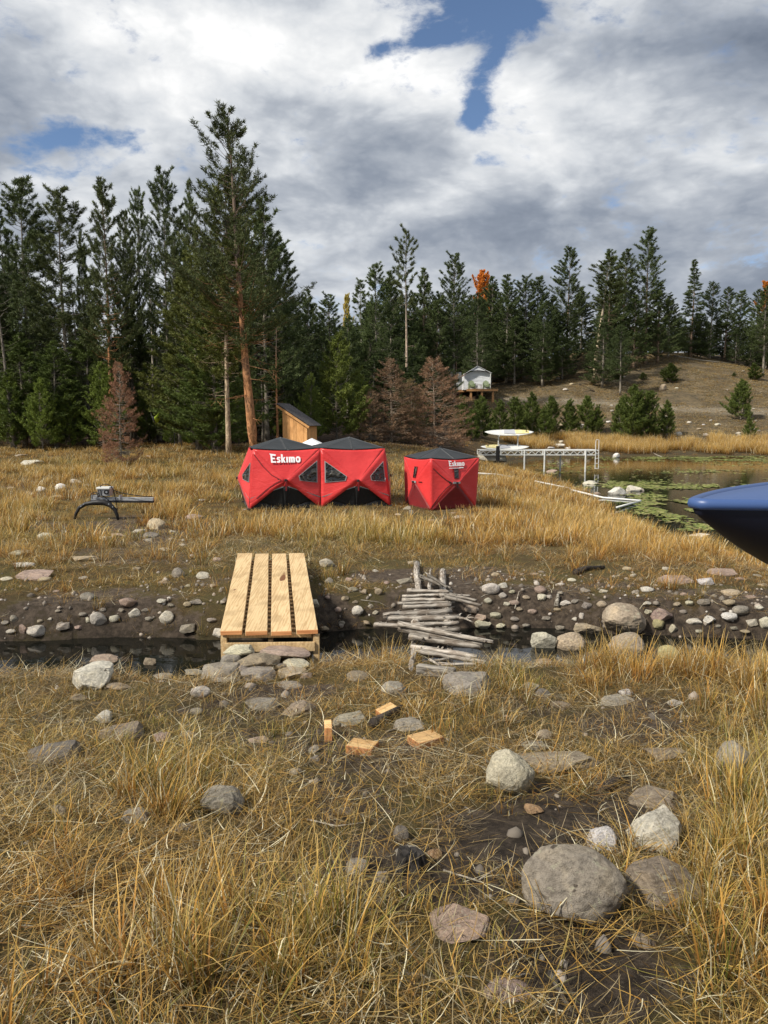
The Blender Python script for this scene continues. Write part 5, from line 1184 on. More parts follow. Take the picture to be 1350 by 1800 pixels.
    for k in (0, 1, 2): strip('seam', root, M_RED2, [b[k].lerp(t_[k], .1), b[k].lerp(t_[k], .98)], -pz, -.012 + .012 * (k == 1), .014)
    # logo on the first upper facet
    mt = (t_[0] + t_[1]) / 2; nn = outward(t_[0], t_[1], h1, cen1); yd = (mt - h1); yd = (yd - nn * yd.dot(nn)); yd = (yd - d * yd.dot(d)).normalized()
    og = mt - d * .40 - yd * .345 - Vector((0, 0, .0))
    lettering(root, og, d, yd, nn, .20, off=.018)
    # small product lettering under the right window
    nn = outward(b[2], t_[2], h2, cen2); xd = (b[2] - h2); xd = Vector((xd.x, xd.y, 0)); xd = (xd - nn * xd.dot(nn)).normalized(); y2 = nn.cross(xd); y2 = y2 if y2.z > 0 else -y2
    og = b[2].lerp(t_[2], .44).lerp(h2, .50); small_text(root, 'FATFISH', og, xd, y2, nn, .065, .014, .3)
    mb = MB()
    for k in (0, 2, 3, 5): mb.box(b[k] + Vector((0, 0, .03)), (.10, .10, .03))
    mb.obj('foot_patch', M_BLK, root)
    MB().tube([b[0] + Vector((-.07 + .04 * math.cos(q), -.06 + .04 * math.sin(q), .03)) for q in np.linspace(0, 6.28, 10)], .006, 5, False).obj('anchor_ring', M_METAL, root)
    NOGRASS.append([((o + q).x, (o + q).y) for q in (b[0] + d * .1 + pz * .12, b[2] - d * .1 + pz * .12, b[3], b[5])])
def small_tent():
    z0 = -.47; o = P(757, 897, 18.0); o.z = z0; S = 1.27
    a = R(27); d = Vector((math.cos(a), math.sin(a), 0)); e_ = Vector((-math.sin(a), math.cos(a), 0))
    root = empty('popup_shelter', o, 'small single red pop-up shelter with black roof right of the large one', 'tent')
    def wp(x, y, z): return d * x + e_ * y + Vector((0, 0, z))
    hT = 1.22; k = -.02; cen = wp(S / 2, S / 2, .7)
    b = [wp(0, 0, 0), wp(S, 0, 0), wp(S, S, 0), wp(0, S, 0)]; t_ = [wp(k, k, hT), wp(S - k + .05, k, hT), wp(S - k, S - k, hT), wp(k, S - k, hT)]
    hubs = [wp(S * .5, -.13, .64), wp(S + .13, S / 2, .64), wp(S / 2, S + .13, .64), wp(-.10, S / 2, .64)]
    hub_wall(root, b[0], b[1], t_[0], t_[1], hubs[0], cen, 's', .02); hub_wall(root, b[1], b[2], t_[1], t_[2], hubs[1], cen, 's', .02)
    hub_wall(root, b[2], b[3], t_[2], t_[3], hubs[2], cen, 's', .02); hub_wall(root, b[3], b[0], t_[3], t_[0], hubs[3], cen, 's', .02)
    apex = wp(S / 2, S / 2, hT + .235)
    for i in range(4):
        p, q = t_[i] + Vector((0, 0, .012)), t_[(i + 1) % 4] + Vector((0, 0, .012)); m_ = (p + q) / 2 - Vector((0, 0, .045))
        panel('roof_panel', root, M_ROOF, p, m_, apex, .008, .002); panel('roof_panel', root, M_ROOF, m_, q, apex, .008, .002)
    MB().tube([apex - Vector((0, 0, .02)), apex + Vector((0, 0, .02))], [.04, .03], 8).obj('roof_hub', M_BLK, root)
    for hq, dr, tg in ((hubs[0], -e_, d), (hubs[3], -d, e_)):
        flat_poly('hub_patch', root, M_PIPE, [hq + tg * s * .10 + Vector((0, 0, z)) for s, z in ((-1, -.022), (1, -.022), (1, .022), (-1, .022))], dr, -.005, .012)
        MB().tube([hq, hq + dr * .05], .022, 8).obj('hub', M_BLK, root)
        strip('pull_strap', root, M_BLK, [hq + Vector((0, 0, .0)), hq + Vector((0, 0, -.11))], dr, .045, .022)
    # window and logo on the right upper facet
    nn = outward(t_[0], t_[1], hubs[0], cen); yd = ((t_[0] + t_[1]) / 2 - hubs[0]); yd = (yd - nn * yd.dot(nn)).normalized(); c0 = hubs[0].lerp((t_[0] + t_[1]) / 2, .36); xd = d
    q = [c0 + xd * x + yd * y for x, y in ((-.055, -.10), (.055, -.10), (.06, .11), (-.06, .11))]
    fr = flat_poly('window', root, M_RED2, [c0 + (p - c0) * 1.15 for p in q], nn, -.002, .010); flat_poly('window_pane', fr, M_WIN, q, nn, .010, .003)
    og = (t_[0] + t_[1]) / 2 - xd * .20 - yd * .195; lettering(root, og, xd, yd, nn, .125, off=.016)
    strip('lettering_line', root, M_WHITE, [og - yd * .045, og - yd * .045 + xd * .40], nn, .012, .014); strip('lettering_line', root, M_WHITE, [og - yd * .04 + xd * .29, og - yd * .04 + xd * .40], nn, .017, .022)
    nn = outward(t_[0], t_[3], hubs[3], cen); c0 = hubs[3].lerp((t_[0] + t_[3]) / 2, .40); yd2 = (t_[0] - t_[3]).normalized(); yv = ((t_[0] + t_[3]) / 2 - hubs[3]).normalized()
    q = [c0 + yd2 * x + yv * y for x, y in ((-.06, -.12), (.06, -.12), (.07, .12), (-.05, .12))]
    fr = flat_poly('window', root, M_RED2, [c0 + (p - c0) * 1.15 for p in q], nn, -.002, .010); flat_poly('window_pane', fr, M_WIN, q, nn, .010, .003)
    # door with black zip round the front corner
    nn = outward(b[0], t_[0], hubs[0], cen)
    def dp(u, v): return b[0].lerp(t_[0], v).lerp(hubs[0], u)
    zp = [dp(.10, .84), dp(.32, .78), dp(.60, .66), dp(.78, .57), dp(.82, .49), dp(.78, .38), dp(.60, .27), dp(.35, .15), dp(.02, .03)]
    strip('zip', root, M_BLK, zp, nn, .002, .016)
    flat_poly('door_tab', root, M_BLK, [dp(.70, .50), dp(.76, .50), dp(.76, .58), dp(.70, .58)], nn, .0, .008)
    nn = outward(b[0], t_[0], hubs[3], cen); flat_poly('door_tab', root, M_BLK, [b[0].lerp(t_[0], v).lerp(hubs[3], u) for u, v in ((.52, .53), (.72, .53), (.72, .56), (.52, .56))], nn, .0, .008)
    NOGRASS.append([((o + q).x, (o + q).y) for q in (b[0] + d * .05 + e_ * .05, b[1], b[2], b[3])])
big_tent(); small_tent()

# white canopy top behind the shelters
def canopy():
    a = P(548, 770, 24.5); g = Hs(a.x, 24.5); root = empty('white_canopy', (a.x, 24.5, g), 'white peaked canopy top showing behind the roof valley of the large shelter', 'canopy')
    h = a.z - g; cs = [Vector((x, y, h - .24)) for x, y in ((-.45, -.45), (.45, -.45), (.45, .45), (-.45, .45))]; ap = Vector((0, 0, h))
    for i in range(4): panel('canopy_panel', root, M_WHITE, cs[i], cs[(i + 1) % 4], ap, .01, 0, 5)
    for c in cs: MB().tube([Vector((c.x * .96, c.y * .96, 0)), c * .98 + Vector((0, 0, -.0))], .015, 6).obj('leg', M_METAL, root)
canopy()

# ------------------------------------------------------------------ plank bridge
def bridge():
    nl = P(388, 1111, 6.42); nr_ = P(559, 1109, 6.42); fl = P(418, 973.5, 9.42); fr = P(536, 973.5, 9.42)
    root = empty('plank_bridge', (nl + fr) / 2, 'small footbridge of four new planks over the creek, set on stacked stones', 'footbridge')
    o = root.location
    for (n0, n1), (f0, f1) in zip(((387, 425.5), (431, 470), (476.5, 513), (521, 559)), ((418, 444), (449, 472.5), (478, 502.5), (508, 535))):
        tn0, tn1 = (n0 - 388) / 171, (n1 - 388) / 171; tf0, tf1 = (f0 - 418) / 118, (f1 - 418) / 118; jt = random.uniform(-.008, .008)
        A0, A1, B0, B1 = nl.lerp(nr_, tn0), nl.lerp(nr_, tn1), fl.lerp(fr, tf0), fl.lerp(fr, tf1); c = (A0 + A1 + B0 + B1) / 4; V = []
        N = 10
        for z in (0, -.038):
            for k in range(N + 1):
                s = k / N; wv_ = .006 * mnoise.noise(Vector((n0, s * 3, 1)))
                for q, (u, v) in enumerate(((A0, B0), (A1, B1))): V.append(u.lerp(v, s) - c + Vector((wv_, 0, z + jt + wv_ + .004 * q)))
        F = []
        M_ = 2 * (N + 1)
        for k in range(N):
            F += [(2 * k, 2 * k + 1, 2 * k + 3, 2 * k + 2), (M_ + 2 * k, M_ + 2 * k + 2, M_ + 2 * k + 3, M_ + 2 * k + 1), (2 * k, 2 * k + 2, M_ + 2 * k + 2, M_ + 2 * k), (2 * k + 1, M_ + 2 * k + 1, M_ + 2 * k + 3, 2 * k + 3)]
        F += [(0, M_, M_ + 1, 1), (2 * N, 2 * N + 1, M_ + 2 * N + 1, M_ + 2 * N)]
        b = MB().add(V, F).obj('plank', M_PLANK, root, bevel=.003, loc=c - o); b.data.materials.append(M_PEND)
        for p in b.data.polygons:
            if abs(p.normal.y) > .9: p.material_index = 1
    dn = Vector((0, 0, -.046)); rt = (nr_ - nl).normalized()
    def seg(a, b, w_, th, name='crosspiece', m=M_PLANK, up=Vector((0, 0, 1))): mb = MB().plank(Vector((0, 0, 0)), b - a, w_, th, up); return mb.obj(name, m, root, loc=a - o)
    for s in (.03, .97):   # side beams
        a, b = nl.lerp(nr_, s) + dn + Vector((0, .03, 0)), fl.lerp(fr, s) + dn; seg(a, b, .04, .13, 'side_beam', M_PLANK)
    seg(nl.lerp(nr_, .5) + dn + Vector((0, .06, -.045)), fl.lerp(fr, .5) + dn + Vector((0, 0, -.045)), .04, .09, 'side_beam')
    for k in range(22):
        s = .03 + k * .0435; a = nl.lerp(fl, s) + dn + rt * .05; b = nr_.lerp(fr, s) + dn - rt * .05; seg(a, b, .062, .03, 'crosspiece')
    seg(nl + dn + Vector((.03, .012, -.055)), nr_ + dn + Vector((-.03, .012, -.055)), .03, .075, 'end_board')
    for p, dz in ((nl + Vector((.018, .05, 0)), .30), (nr_ + Vector((-.018, .05, 0)), .30), (fl + Vector((.02, -.05, 0)), .25), (fr + Vector((-.02, -.05, 0)), .25), (nl.lerp(fl, .45) + Vector((.02, 0, 0)), .55), (nr_.lerp(fr, .45) - Vector((.02, 0, 0)), .55)):
        zb = Hs(p.x, p.y) - .05; top = p.z - .046; MB().box((0, 0, 0), (.05, .06, top - zb)).obj('leg', M_PLANK, root, loc=Vector((p.x, p.y, (top + zb) / 2)) - o)
    NOGRASS.append([(nl.x - .02, nl.y - .02), (nr_.x + .02, nr_.y - .02), (fr.x + .02, fr.y + .03), (fl.x - .02, fl.y + .03)])
bridge()

# ------------------------------------------------------------------ log crossing
LOGC = [.0]
def zlog(py): return float(np.interp(py, [985, 1035, 1075, 1120, 1150, 1185, 1240], [-.20, -.20, -.24, -.30, -.34, -.38, -.42]))
def log(x0, y0, x1, y1, th, label, tone=1.0, taper=.75, dz=0, fork=None, dirt=1.0, n=9, top=None):
    a = PZ(x0, y0, zlog(y0) + dz); b = PZ(x1, y1, zlog(y1) + dz); d = (b - a); L = d.length
    rr = th / 1350 * a.y / 2 * 1.22; ang = math.atan2(d.y, d.x)
    rot = d.to_track_quat('X', 'Z'); V = []; F = []; m_ = 9; sd = random.random() * 50
    pts = []
    for k in range(n + 1):
        s = k / n; r0 = rr * (1 + (taper - 1) * s) * (1 + .18 * mnoise.noise(Vector((s * 4, sd, 0)))); off = Vector((0, mnoise.noise(Vector((s * 1.6, sd, 3))) * L * .035, mnoise.noise(Vector((s * 1.6, sd, 7))) * L * .012))
        for q in range(m_):
            t_ = 2 * math.pi * q / m_; rq = r0 * (1 + .16 * mnoise.noise(Vector((math.cos(t_) * 1.3, math.sin(t_) * 1.3, s * 3 + sd))))
            V.append(Vector((s * L + (random.uniform(-.3, .3) * r0 if k in (0, n) else 0), math.cos(t_) * rq, math.sin(t_) * rq)) + off)
    for k in range(n):
        for q in range(m_): F.append((k * m_ + q, k * m_ + (q + 1) % m_, (k + 1) * m_ + (q + 1) % m_, (k + 1) * m_ + q))
    F += [tuple(range(m_ - 1, -1, -1)), tuple(n * m_ + q for q in range(m_))]
    mb = MB().add(V, F)
    for k in range(3):   # knots and stubs
        s = random.random(); t_ = random.uniform(.3, 2.8); p = Vector((s * L, math.cos(t_) * rr * .7, math.sin(t_) * rr * .7)); mb.tube([p, p + Vector((.3 * rr, math.cos(t_) * rr, math.sin(t_) * rr * .6))], [rr * .35, rr * .15], 5)
    if fork:
        for (fx, fy, gx, gy, ft) in fork:
            p = PZ(fx, fy, zlog(fy) + dz + .01); q = PZ(gx, gy, zlog(gy) + dz + .03); inv = rot.inverted()
            mb.tube([inv @ (p - a), inv @ (p.lerp(q, .5) - a) + Vector((0, 0, .01)), inv @ (q - a)], [ft / 1350 * a.y / 2, ft / 1350 * a.y / 2.4, .003], 6)
    o = mb.obj('driftwood_log', M_DRIFT, None, True, loc=a, label=label, cat='log', group='grey logs laid as a crossing over the creek'); o.rotation_mode = 'QUATERNION'; o.rotation_quaternion = rot
    o.color = (tone, tone * .985, tone * .96, 1); return o
log(733, 990, 729, 1100, 9, 'upright-looking grey log sticking out at the far left of the crossing', 1.25, 1.0, -.03)
log(781, 1004, 783, 1100, 9, 'short thick pale log end sticking out at the far right of the crossing', 1.3, 1.0, -.03)
log(729, 1100, 722, 1178, 9, 'long runner log under the left side of the crossing', .7, 1, -.07)
log(783, 1100, 796, 1176, 9, 'long runner log under the right side of the crossing', .7, 1, -.07)
log(754, 1011, 756, 1040, 6, 'small pale forked stick between the two far log ends', 1.2, .8, -.01, fork=[(755, 1014, 757, 998, 4), (755, 1014, 747, 1006, 3)])
log(736, 1021, 737, 1040, 5, 'thin pale stub beside the far left log', 1.1, .9, -.01)
log(737, 1013, 792, 1034, 6, 'brown stick lying diagonally across the far logs, lower one', .5, .6, .04)
log(753, 1011, 785, 1032, 5, 'brown stick lying diagonally across the far logs, upper one', .45, .7, .07)
log(716, 1038, 795, 1041, 7, 'farthest cross log of the crossing, smooth grey', 1.1, .7)
log(707, 1048, 775, 1046, 5, 'second cross log, bleached and split', 1.35, .9)
log(707, 1055, 783, 1054, 6, 'third cross log, bleached and ragged', 1.3, .9)
log(772, 1046, 826, 1047, 6, 'bleached rough stick running right from the far logs', 1.05, .5, .03)
log(783, 1049, 846, 1064, 7, 'dark branch sloping right from the far logs, outer one', .6, .5, .04)
log(790, 1045, 838, 1056, 6, 'dark branch sloping right from the far logs, inner one', .65, .6, .05)
log(786, 1054, 822, 1058, 6, 'dark short branch under the two sloping ones', .55, .7, .01)
log(699, 1061, 800, 1059, 5, 'thin fourth cross log tapering to the right', .95, .7)
log(708, 1067, 793, 1064, 7, 'fifth cross log, rounded tan-grey', 1.0, 1.0)
log(674, 1082, 793, 1074, 9, 'sixth cross log with a long thin left tail', .95, 1.3, fork=[(700, 1080, 672, 1083, 4)])
log(680, 1087, 806, 1086, 9, 'seventh cross log ending in a pale antler-like branch', 1.05, 1.0, .0, fork=[(805, 1085, 832, 1094, 5), (818, 1087, 839, 1087, 4), (820, 1087, 828, 1080, 3), (807, 1083, 812, 1078, 3)])
log(731, 1099, 806, 1095, 7, 'eighth cross log, short and pale, under the antler branch', 1.1, 1.0)
log(738, 1108, 808, 1107, 8, 'ninth cross log, dull brown-grey', .7, 1.0, -.02)
log(658, 1098, 722, 1101, 8, 'left-pointing pale log under the long diagonal one', 1.0, .9, -.02)
log(700, 1097, 866, 1130, 10, 'longest split log running diagonally down to the right', 1.05, .55, .04)
log(704, 1103, 850, 1133, 12, 'second long split log under the longest diagonal one', .75, .8, .0)
log(720, 1119, 846, 1137, 12, 'thick ragged log under the long diagonal pair', .85, .7, -.01)
log(724, 1137, 838, 1154, 11, 'thick bleached log below the diagonal bundle', 1.3, .7, .03)
log(732, 1145, 852, 1166, 8, 'smooth round pole below the thick bleached log', .9, .7, .02)
log(790, 1152, 854, 1164, 6, 'short thin pole crossing at the right of the near logs', .85, .6, .01)
log(742, 1150, 800, 1156, 7, 'dark log in the gap of the near bundle', .5, .8, -.02)
log(770, 1168, 836, 1168, 6, 'nearest thin straight pole of the crossing', 1.1, .9, .03)
log(754, 1159, 773, 1169, 4, 'small split stick poking out of the near bundle', 1.2, .8, .05)
log(762, 1162, 790, 1157, 4, 'small pale stick under the near poles', .9, .8, .04)
log(726, 1137, 722, 1186, 8, 'curved grey log at the near left corner of the crossing', 1.15, 1.1, .02)
log(722, 1184, 705, 1236, 8, 'dark stick with pale tip pointing at the camera from the log crossing', .75, .6, .02)
def beam():
    a = PZ(733, 1176, -.29); b = PZ(800, 1184, -.29); d = b - a; th = 19 / 1350 * a.y
    o = MB().box((0, 0, 0), (d.length, th * .75, th * 1.0)).obj('squared_timber', M_DRIFT, None, bevel=.008, loc=(a + b) / 2, rot=(0, 0, math.atan2(d.y, d.x)), label='squared grey timber at the near end of the log crossing', cat='timber'); o.color = (.8, .8, .78, 1)
    log(806, 1176, 822, 1190, 12, 'dark log stub right of the squared timber', .4, .9, -.02)
beam()
p0, p1, p2, p3 = PZ(712, 1005, 0), PZ(815, 1010, 0), PZ(838, 1160, 0), PZ(700, 1190, 0)
NOGRASS.append([(PZ(x, y, -.3).x, PZ(x, y, -.3).y) for x, y in ((716, 1036), (800, 1036), (812, 1095), (850, 1130), (830, 1175), (728, 1180), (722, 1120), (700, 1100))])

# cut wooden blocks
def block(px, py, w_, d_, h_, rz, label, tilt=(0, 0)):
    p = gp(px, py, h_ * .45); o = MB().box((0, 0, 0), (w_, d_, h_)).obj('wood_block', M_BLOCK, None, bevel=.003, loc=p, rot=(tilt[0], tilt[1], rz), label=label, cat='wood block', group='cut wooden blocks on the grass')
    o.data.materials.append(M_PEND)
    for f in o.data.polygons:
        if abs(f.normal.x) > .9 or abs(f.normal.y) > .9: f.material_index = 1
block(637, 1314, .155, .12, .05, -.35, 'square wooden block nearest the camera, in the middle')
block(748, 1301, .17, .13, .05, .55, 'square wooden block rightmost, beside the grey wedge stone')
block(681, 1251, .13, .09, .05, .7, 'square wooden block farthest away, by the leaning stick', (.2, -.15))
block(577, 1286, .045, .13, .10, .1, 'small wooden block standing on edge, leftmost')

# charred stump and dark wood bits
def stump():
    p = gp(722, 1530); root = empty('charred_stump', p, 'charred black broken stump in the bare soil', 'stump'); random.seed(3)
    for k in range(5):
        a = k * 1.26; mb = MB(); c = Vector((math.cos(a) * .03, math.sin(a) * .022, 0)); q = 7; V = []
        for z, s in ((-.05, 1.1), (.03, 1.0), (.065 + .02 * random.random(), .75)):
            for i in range(q): t_ = 6.283 * i / q; V.append(c + Vector((math.cos(t_) * .032 * s * random.uniform(.8, 1.2), math.sin(t_) * .03 * s * random.uniform(.8, 1.2), z + random.uniform(-.01, .01))))
        F = [(j * q + i, j * q + (i + 1) % q, (j + 1) * q + (i + 1) % q, (j + 1) * q + i) for j in range(2) for i in range(q)] + [tuple(2 * q + i for i in range(q))]
        mb.add(V, F).obj('charred_piece', M_CHAR, root)
M_CHAR = noisy('charred_wood', (.010, .009, .008), (.06, .052, .045), 14, .9, .8, .02)
stump(); random.seed(21)
def stick(pts, r_, label, m=None, name='stick', cat='stick', group=None, tone=1.0, dz=.01):
    w_ = [gp(x, y, dz) for x, y in pts]; o0 = w_[0]; mb = MB().tube([q - o0 for q in w_], [r_ * (1 - .5 * i / max(1, len(w_) - 1)) for i in range(len(w_))], 6)
    o = mb.obj(name, m or M_DRIFT, None, True, loc=o0, label=label, cat=cat, group=group); o.color = (tone, tone, tone * .95, 1); return o
M_DARKW = noisy('dark_wet_wood', (.018, .014, .011), (.06, .045, .035), 10, .8, .6, .02)
stick([(1062, 1386), (1078, 1376), (1102, 1366)], .028, 'dark wet piece of wood below the long flat brown boulder', M_DARKW, 'log_piece', 'wood', dz=.02)
stick([(1012, 1006), (1030, 999), (1062, 997)], .045, 'dark rotten log on the bank right of the crossing', M_DARKW, 'log_piece', 'log', dz=.03)
stick([(978, 1066), (981, 1044)], .03, 'short grey stick standing among the bank cobbles', dz=.05, tone=.9)
stick([(655, 1272), (680, 1258), (706, 1243)], .035, 'dark twisted root lying behind the farthest wooden block', M_DARKW, 'root', 'root', dz=.03)
stick([(968, 1710), (985, 1745), (1012, 1788)], .010, 'thin brown stick in the bare soil at the bottom right', tone=.5)
stick([(388, 1058), (396, 1059)], .02, 'pale stick end poking out at the left of the bridge', tone=1.2, dz=.03)
stick([(540, 1440), (590, 1452), (640, 1446)], .004, 'thin pale twig left of the dark soil patch', tone=1.3)
stick([(780, 1530), (840, 1548), (902, 1506)], .004, 'long curved twig over the dark soil right of the stump', tone=1.1, dz=.03)
stick([(905, 1070), (912, 1040), (930, 1032)], .006, 'curved pale twig among the bank cobbles', tone=1.3, dz=.04)
stick([(1145, 862), (1165, 858), (1180, 860)], .02, 'dark branch floating in the pond', M_DARKW)
stick([(1140, 792), (1155, 800), (1172, 806)], .05, 'pale fallen pole at the far shore', tone=1.0)
stick([(1018, 676), (1045, 688), (1000, 680)], .12, 'fallen dark branches on the slope left of the leaning trunk', M_DARKW)
stick([(1185, 625), (1230, 633), (1270, 637), (1300, 640)], .10, 'long pale fallen trunk along the hill crest', tone=1.1, dz=.1)
for i in range(26):
    px, py = random.choice([(random.uniform(560, 1100), random.uniform(1360, 1780)), (random.uniform(20, 1300), random.uniform(1010, 1100)), (random.uniform(560, 900), random.uniform(1210, 1360))]); a = random.uniform(-1, 1); L_ = random.uniform(12, 40)
    stick([(px, py), (px + L_ * math.cos(a), py + L_ * math.sin(a) * .5), (px + 2 * L_ * math.cos(a + .3), py + L_ * math.sin(a + .3))], .0035, 'thin dry twig lying on the bare soil', group='thin dry twigs on the bare soil', tone=random.uniform(.6, 1.2))

# ------------------------------------------------------------------ black arch device with silver motor
def arch():
    Y = gp(170, 913).y; o = P(170, 905, Y); o.z = Hs(o.x, Y)
    root = empty('arch_device', o, 'black arch frame carrying a silver motor box and long aluminium rail', 'equipment'); q = lambda px, py, dy=0: P(px, py, Y + dy) - o
    arc = [(130, 917), (133, 904), (139, 893), (150, 886), (161, 884), (172, 883), (183, 883), (194, 888), (202, 896), (206, 906), (208, 917)]
    mb = MB(); mb.tube([q(x, y, -.05) for x, y in arc], [.022, .03, .035, .04, .045, .06, .06, .05, .042, .035, .02], 8); mb.obj('arch', M_DMET, root, True)
    mb = MB(); mb.tube([q(x, y, .25) for x, y in arc], [.022, .03, .035, .04, .045, .06, .06, .05, .042, .035, .02], 8); mb.obj('arch', M_DMET, root, True)
    for i in (2, 4, 6, 8): MB().tube([q(*arc[i], -.05), q(*arc[i], .25)], .012, 6).obj('crossbar', M_DMET, root)
    for x, y in ((142, 890), (147, 886), (191, 886), (198, 891)): MB().tube([q(x, y, -.1), q(x, y, -.085)], .012, 8).obj('bolt', M_METAL, root)
    MB().plank(q(160, 879.5, .1), q(270, 880, .1), .10, .04).obj('mount_plate', M_DMET, root)
    a, b = q(161, 873.5, .1), q(270, 874.5, .1); MB().plank(a, b, .09, .065).obj('rail', M_METAL, root, bevel=.004)
    MB().plank(q(162, 870, .1), q(174, 871, .1), .08, .05).obj('bracket', M_METAL, root)
    MB().box(q(212, 874, .1), (.03, .12, .09)).obj('clamp', M_METAL, root)
    MB().box(q(185, 864, .1), (.235, .20, .17)).obj('motor_box', M_METAL, root, bevel=.01)
    MB().box(q(184.5, 857.5, .09), (.27, .23, .045)).obj('box_lid', M_ALU, root, bevel=.008)
    MB().tube([q(187, 865, -.02), q(187, 865, -.07)], [.055, .05], 12).obj('dial', M_DMET, root)
    MB().tube([q(187, 865, -.07), q(187, 865, -.075)], [.02, .02], 8).obj('dial_cap', M_METAL, root)
    for pts in ([(174, 873), (173, 862), (178, 853), (188, 851), (196, 855), (199, 862), (204, 880), (206, 895), (206, 905)], [(160, 875), (160, 868), (166, 865), (171, 866), (172, 874)], [(195, 856), (200, 862), (215, 867), (235, 870), (255, 873), (268, 873)], [(176, 860), (178, 870), (190, 878), (198, 890)], [(162, 877), (163, 870), (168, 869)]):
        MB().tube([q(x, y, -.02 + .02 * math.sin(i)) for i, (x, y) in enumerate(pts)], .009, 6).obj('hose', M_RUB, root, True)
arch()

# ------------------------------------------------------------------ cedar shed
def shed():
    Y = 34.0; a = P(497, 760, Y); g = Hs(a.x + .6, Y); o = Vector((a.x, Y, g)); rz = -.30
    root = empty('cedar_shed', o, 'small cedar board shed with a steep dark shingled lean-to roof', 'shed', rz=rz)
    z = lambda py: P(500, py, Y).z - g
    W_ = 1.16; hl = z(719); hr = z(748); D_ = 1.1
    nb = 7
    for k in range(nb):
        x0 = W_ * k / nb; x1 = W_ * (k + 1) / nb - .006; h0 = hl + (hr - hl) * x0 / W_; h1 = hl + (hr - hl) * x1 / W_; dy = .006 * (k % 2)
        V = [(x0, -dy, 0), (x1, -dy, 0), (x1, -dy, h1), (x0, -dy, h0), (x0, .02, 0), (x1, .02, 0), (x1, .02, h1), (x0, .02, h0)]
        MB().add(V, [(0, 1, 2, 3), (4, 7, 6, 5), (0, 4, 5, 1), (1, 5, 6, 2), (2, 6, 7, 3), (3, 7, 4, 0)]).obj('wall_board', M_CEDAR, root)
    for k in range(6):
        y0 = .026 + (D_ - .03) * k / 6; y1 = .026 + (D_ - .03) * (k + 1) / 6 - .006
        for x, h in ((0, hl), (W_ - .02, hr)): MB().box((x + .01, (y0 + y1) / 2, h / 2), (.02, y1 - y0, h)).obj('wall_board', M_CEDAR, root)
    MB().box((W_ / 2, D_ + .012, hr / 2), (W_, .02, hr)).obj('back_wall', M_CEDAR, root)
    sl = (hr - hl) / W_; e0 = -.20; e1 = W_ + .16
    def rp(x, y, dz=0): return Vector((x, y, hl + sl * x + dz))
    MB().plank(rp(e0, -.10, .07), rp(e1, -.10, .07), .03, .11, Vector((0, 0, 1))).obj('fascia', M_CEDAR, root)
    MB().plank(rp(e0, D_ / 2, .10), rp(e1, D_ / 2, .10), D_ + .26, .028).obj('roof', M_DMET, root)
    for k in range(13):
        x0 = e0 + (e1 - e0) * k / 13; x1 = x0 + (e1 - e0) / 13 * 1.2
        MB().plank(rp(x0, D_ / 2, .125 + .012), rp(x1, D_ / 2, .112), D_ + .28, .012).obj('shingle', M_SHING, root)
    MB().tube([Vector((.10, -.03, z(775))), Vector((.10, -.06, z(775)))], [.08, .07], 12).obj('dark_ornament', M_RED2, root)
M_SHING = noisy('shingles', (.05, .045, .045), (.15, .135, .13), 14, .9, .5)
shed()

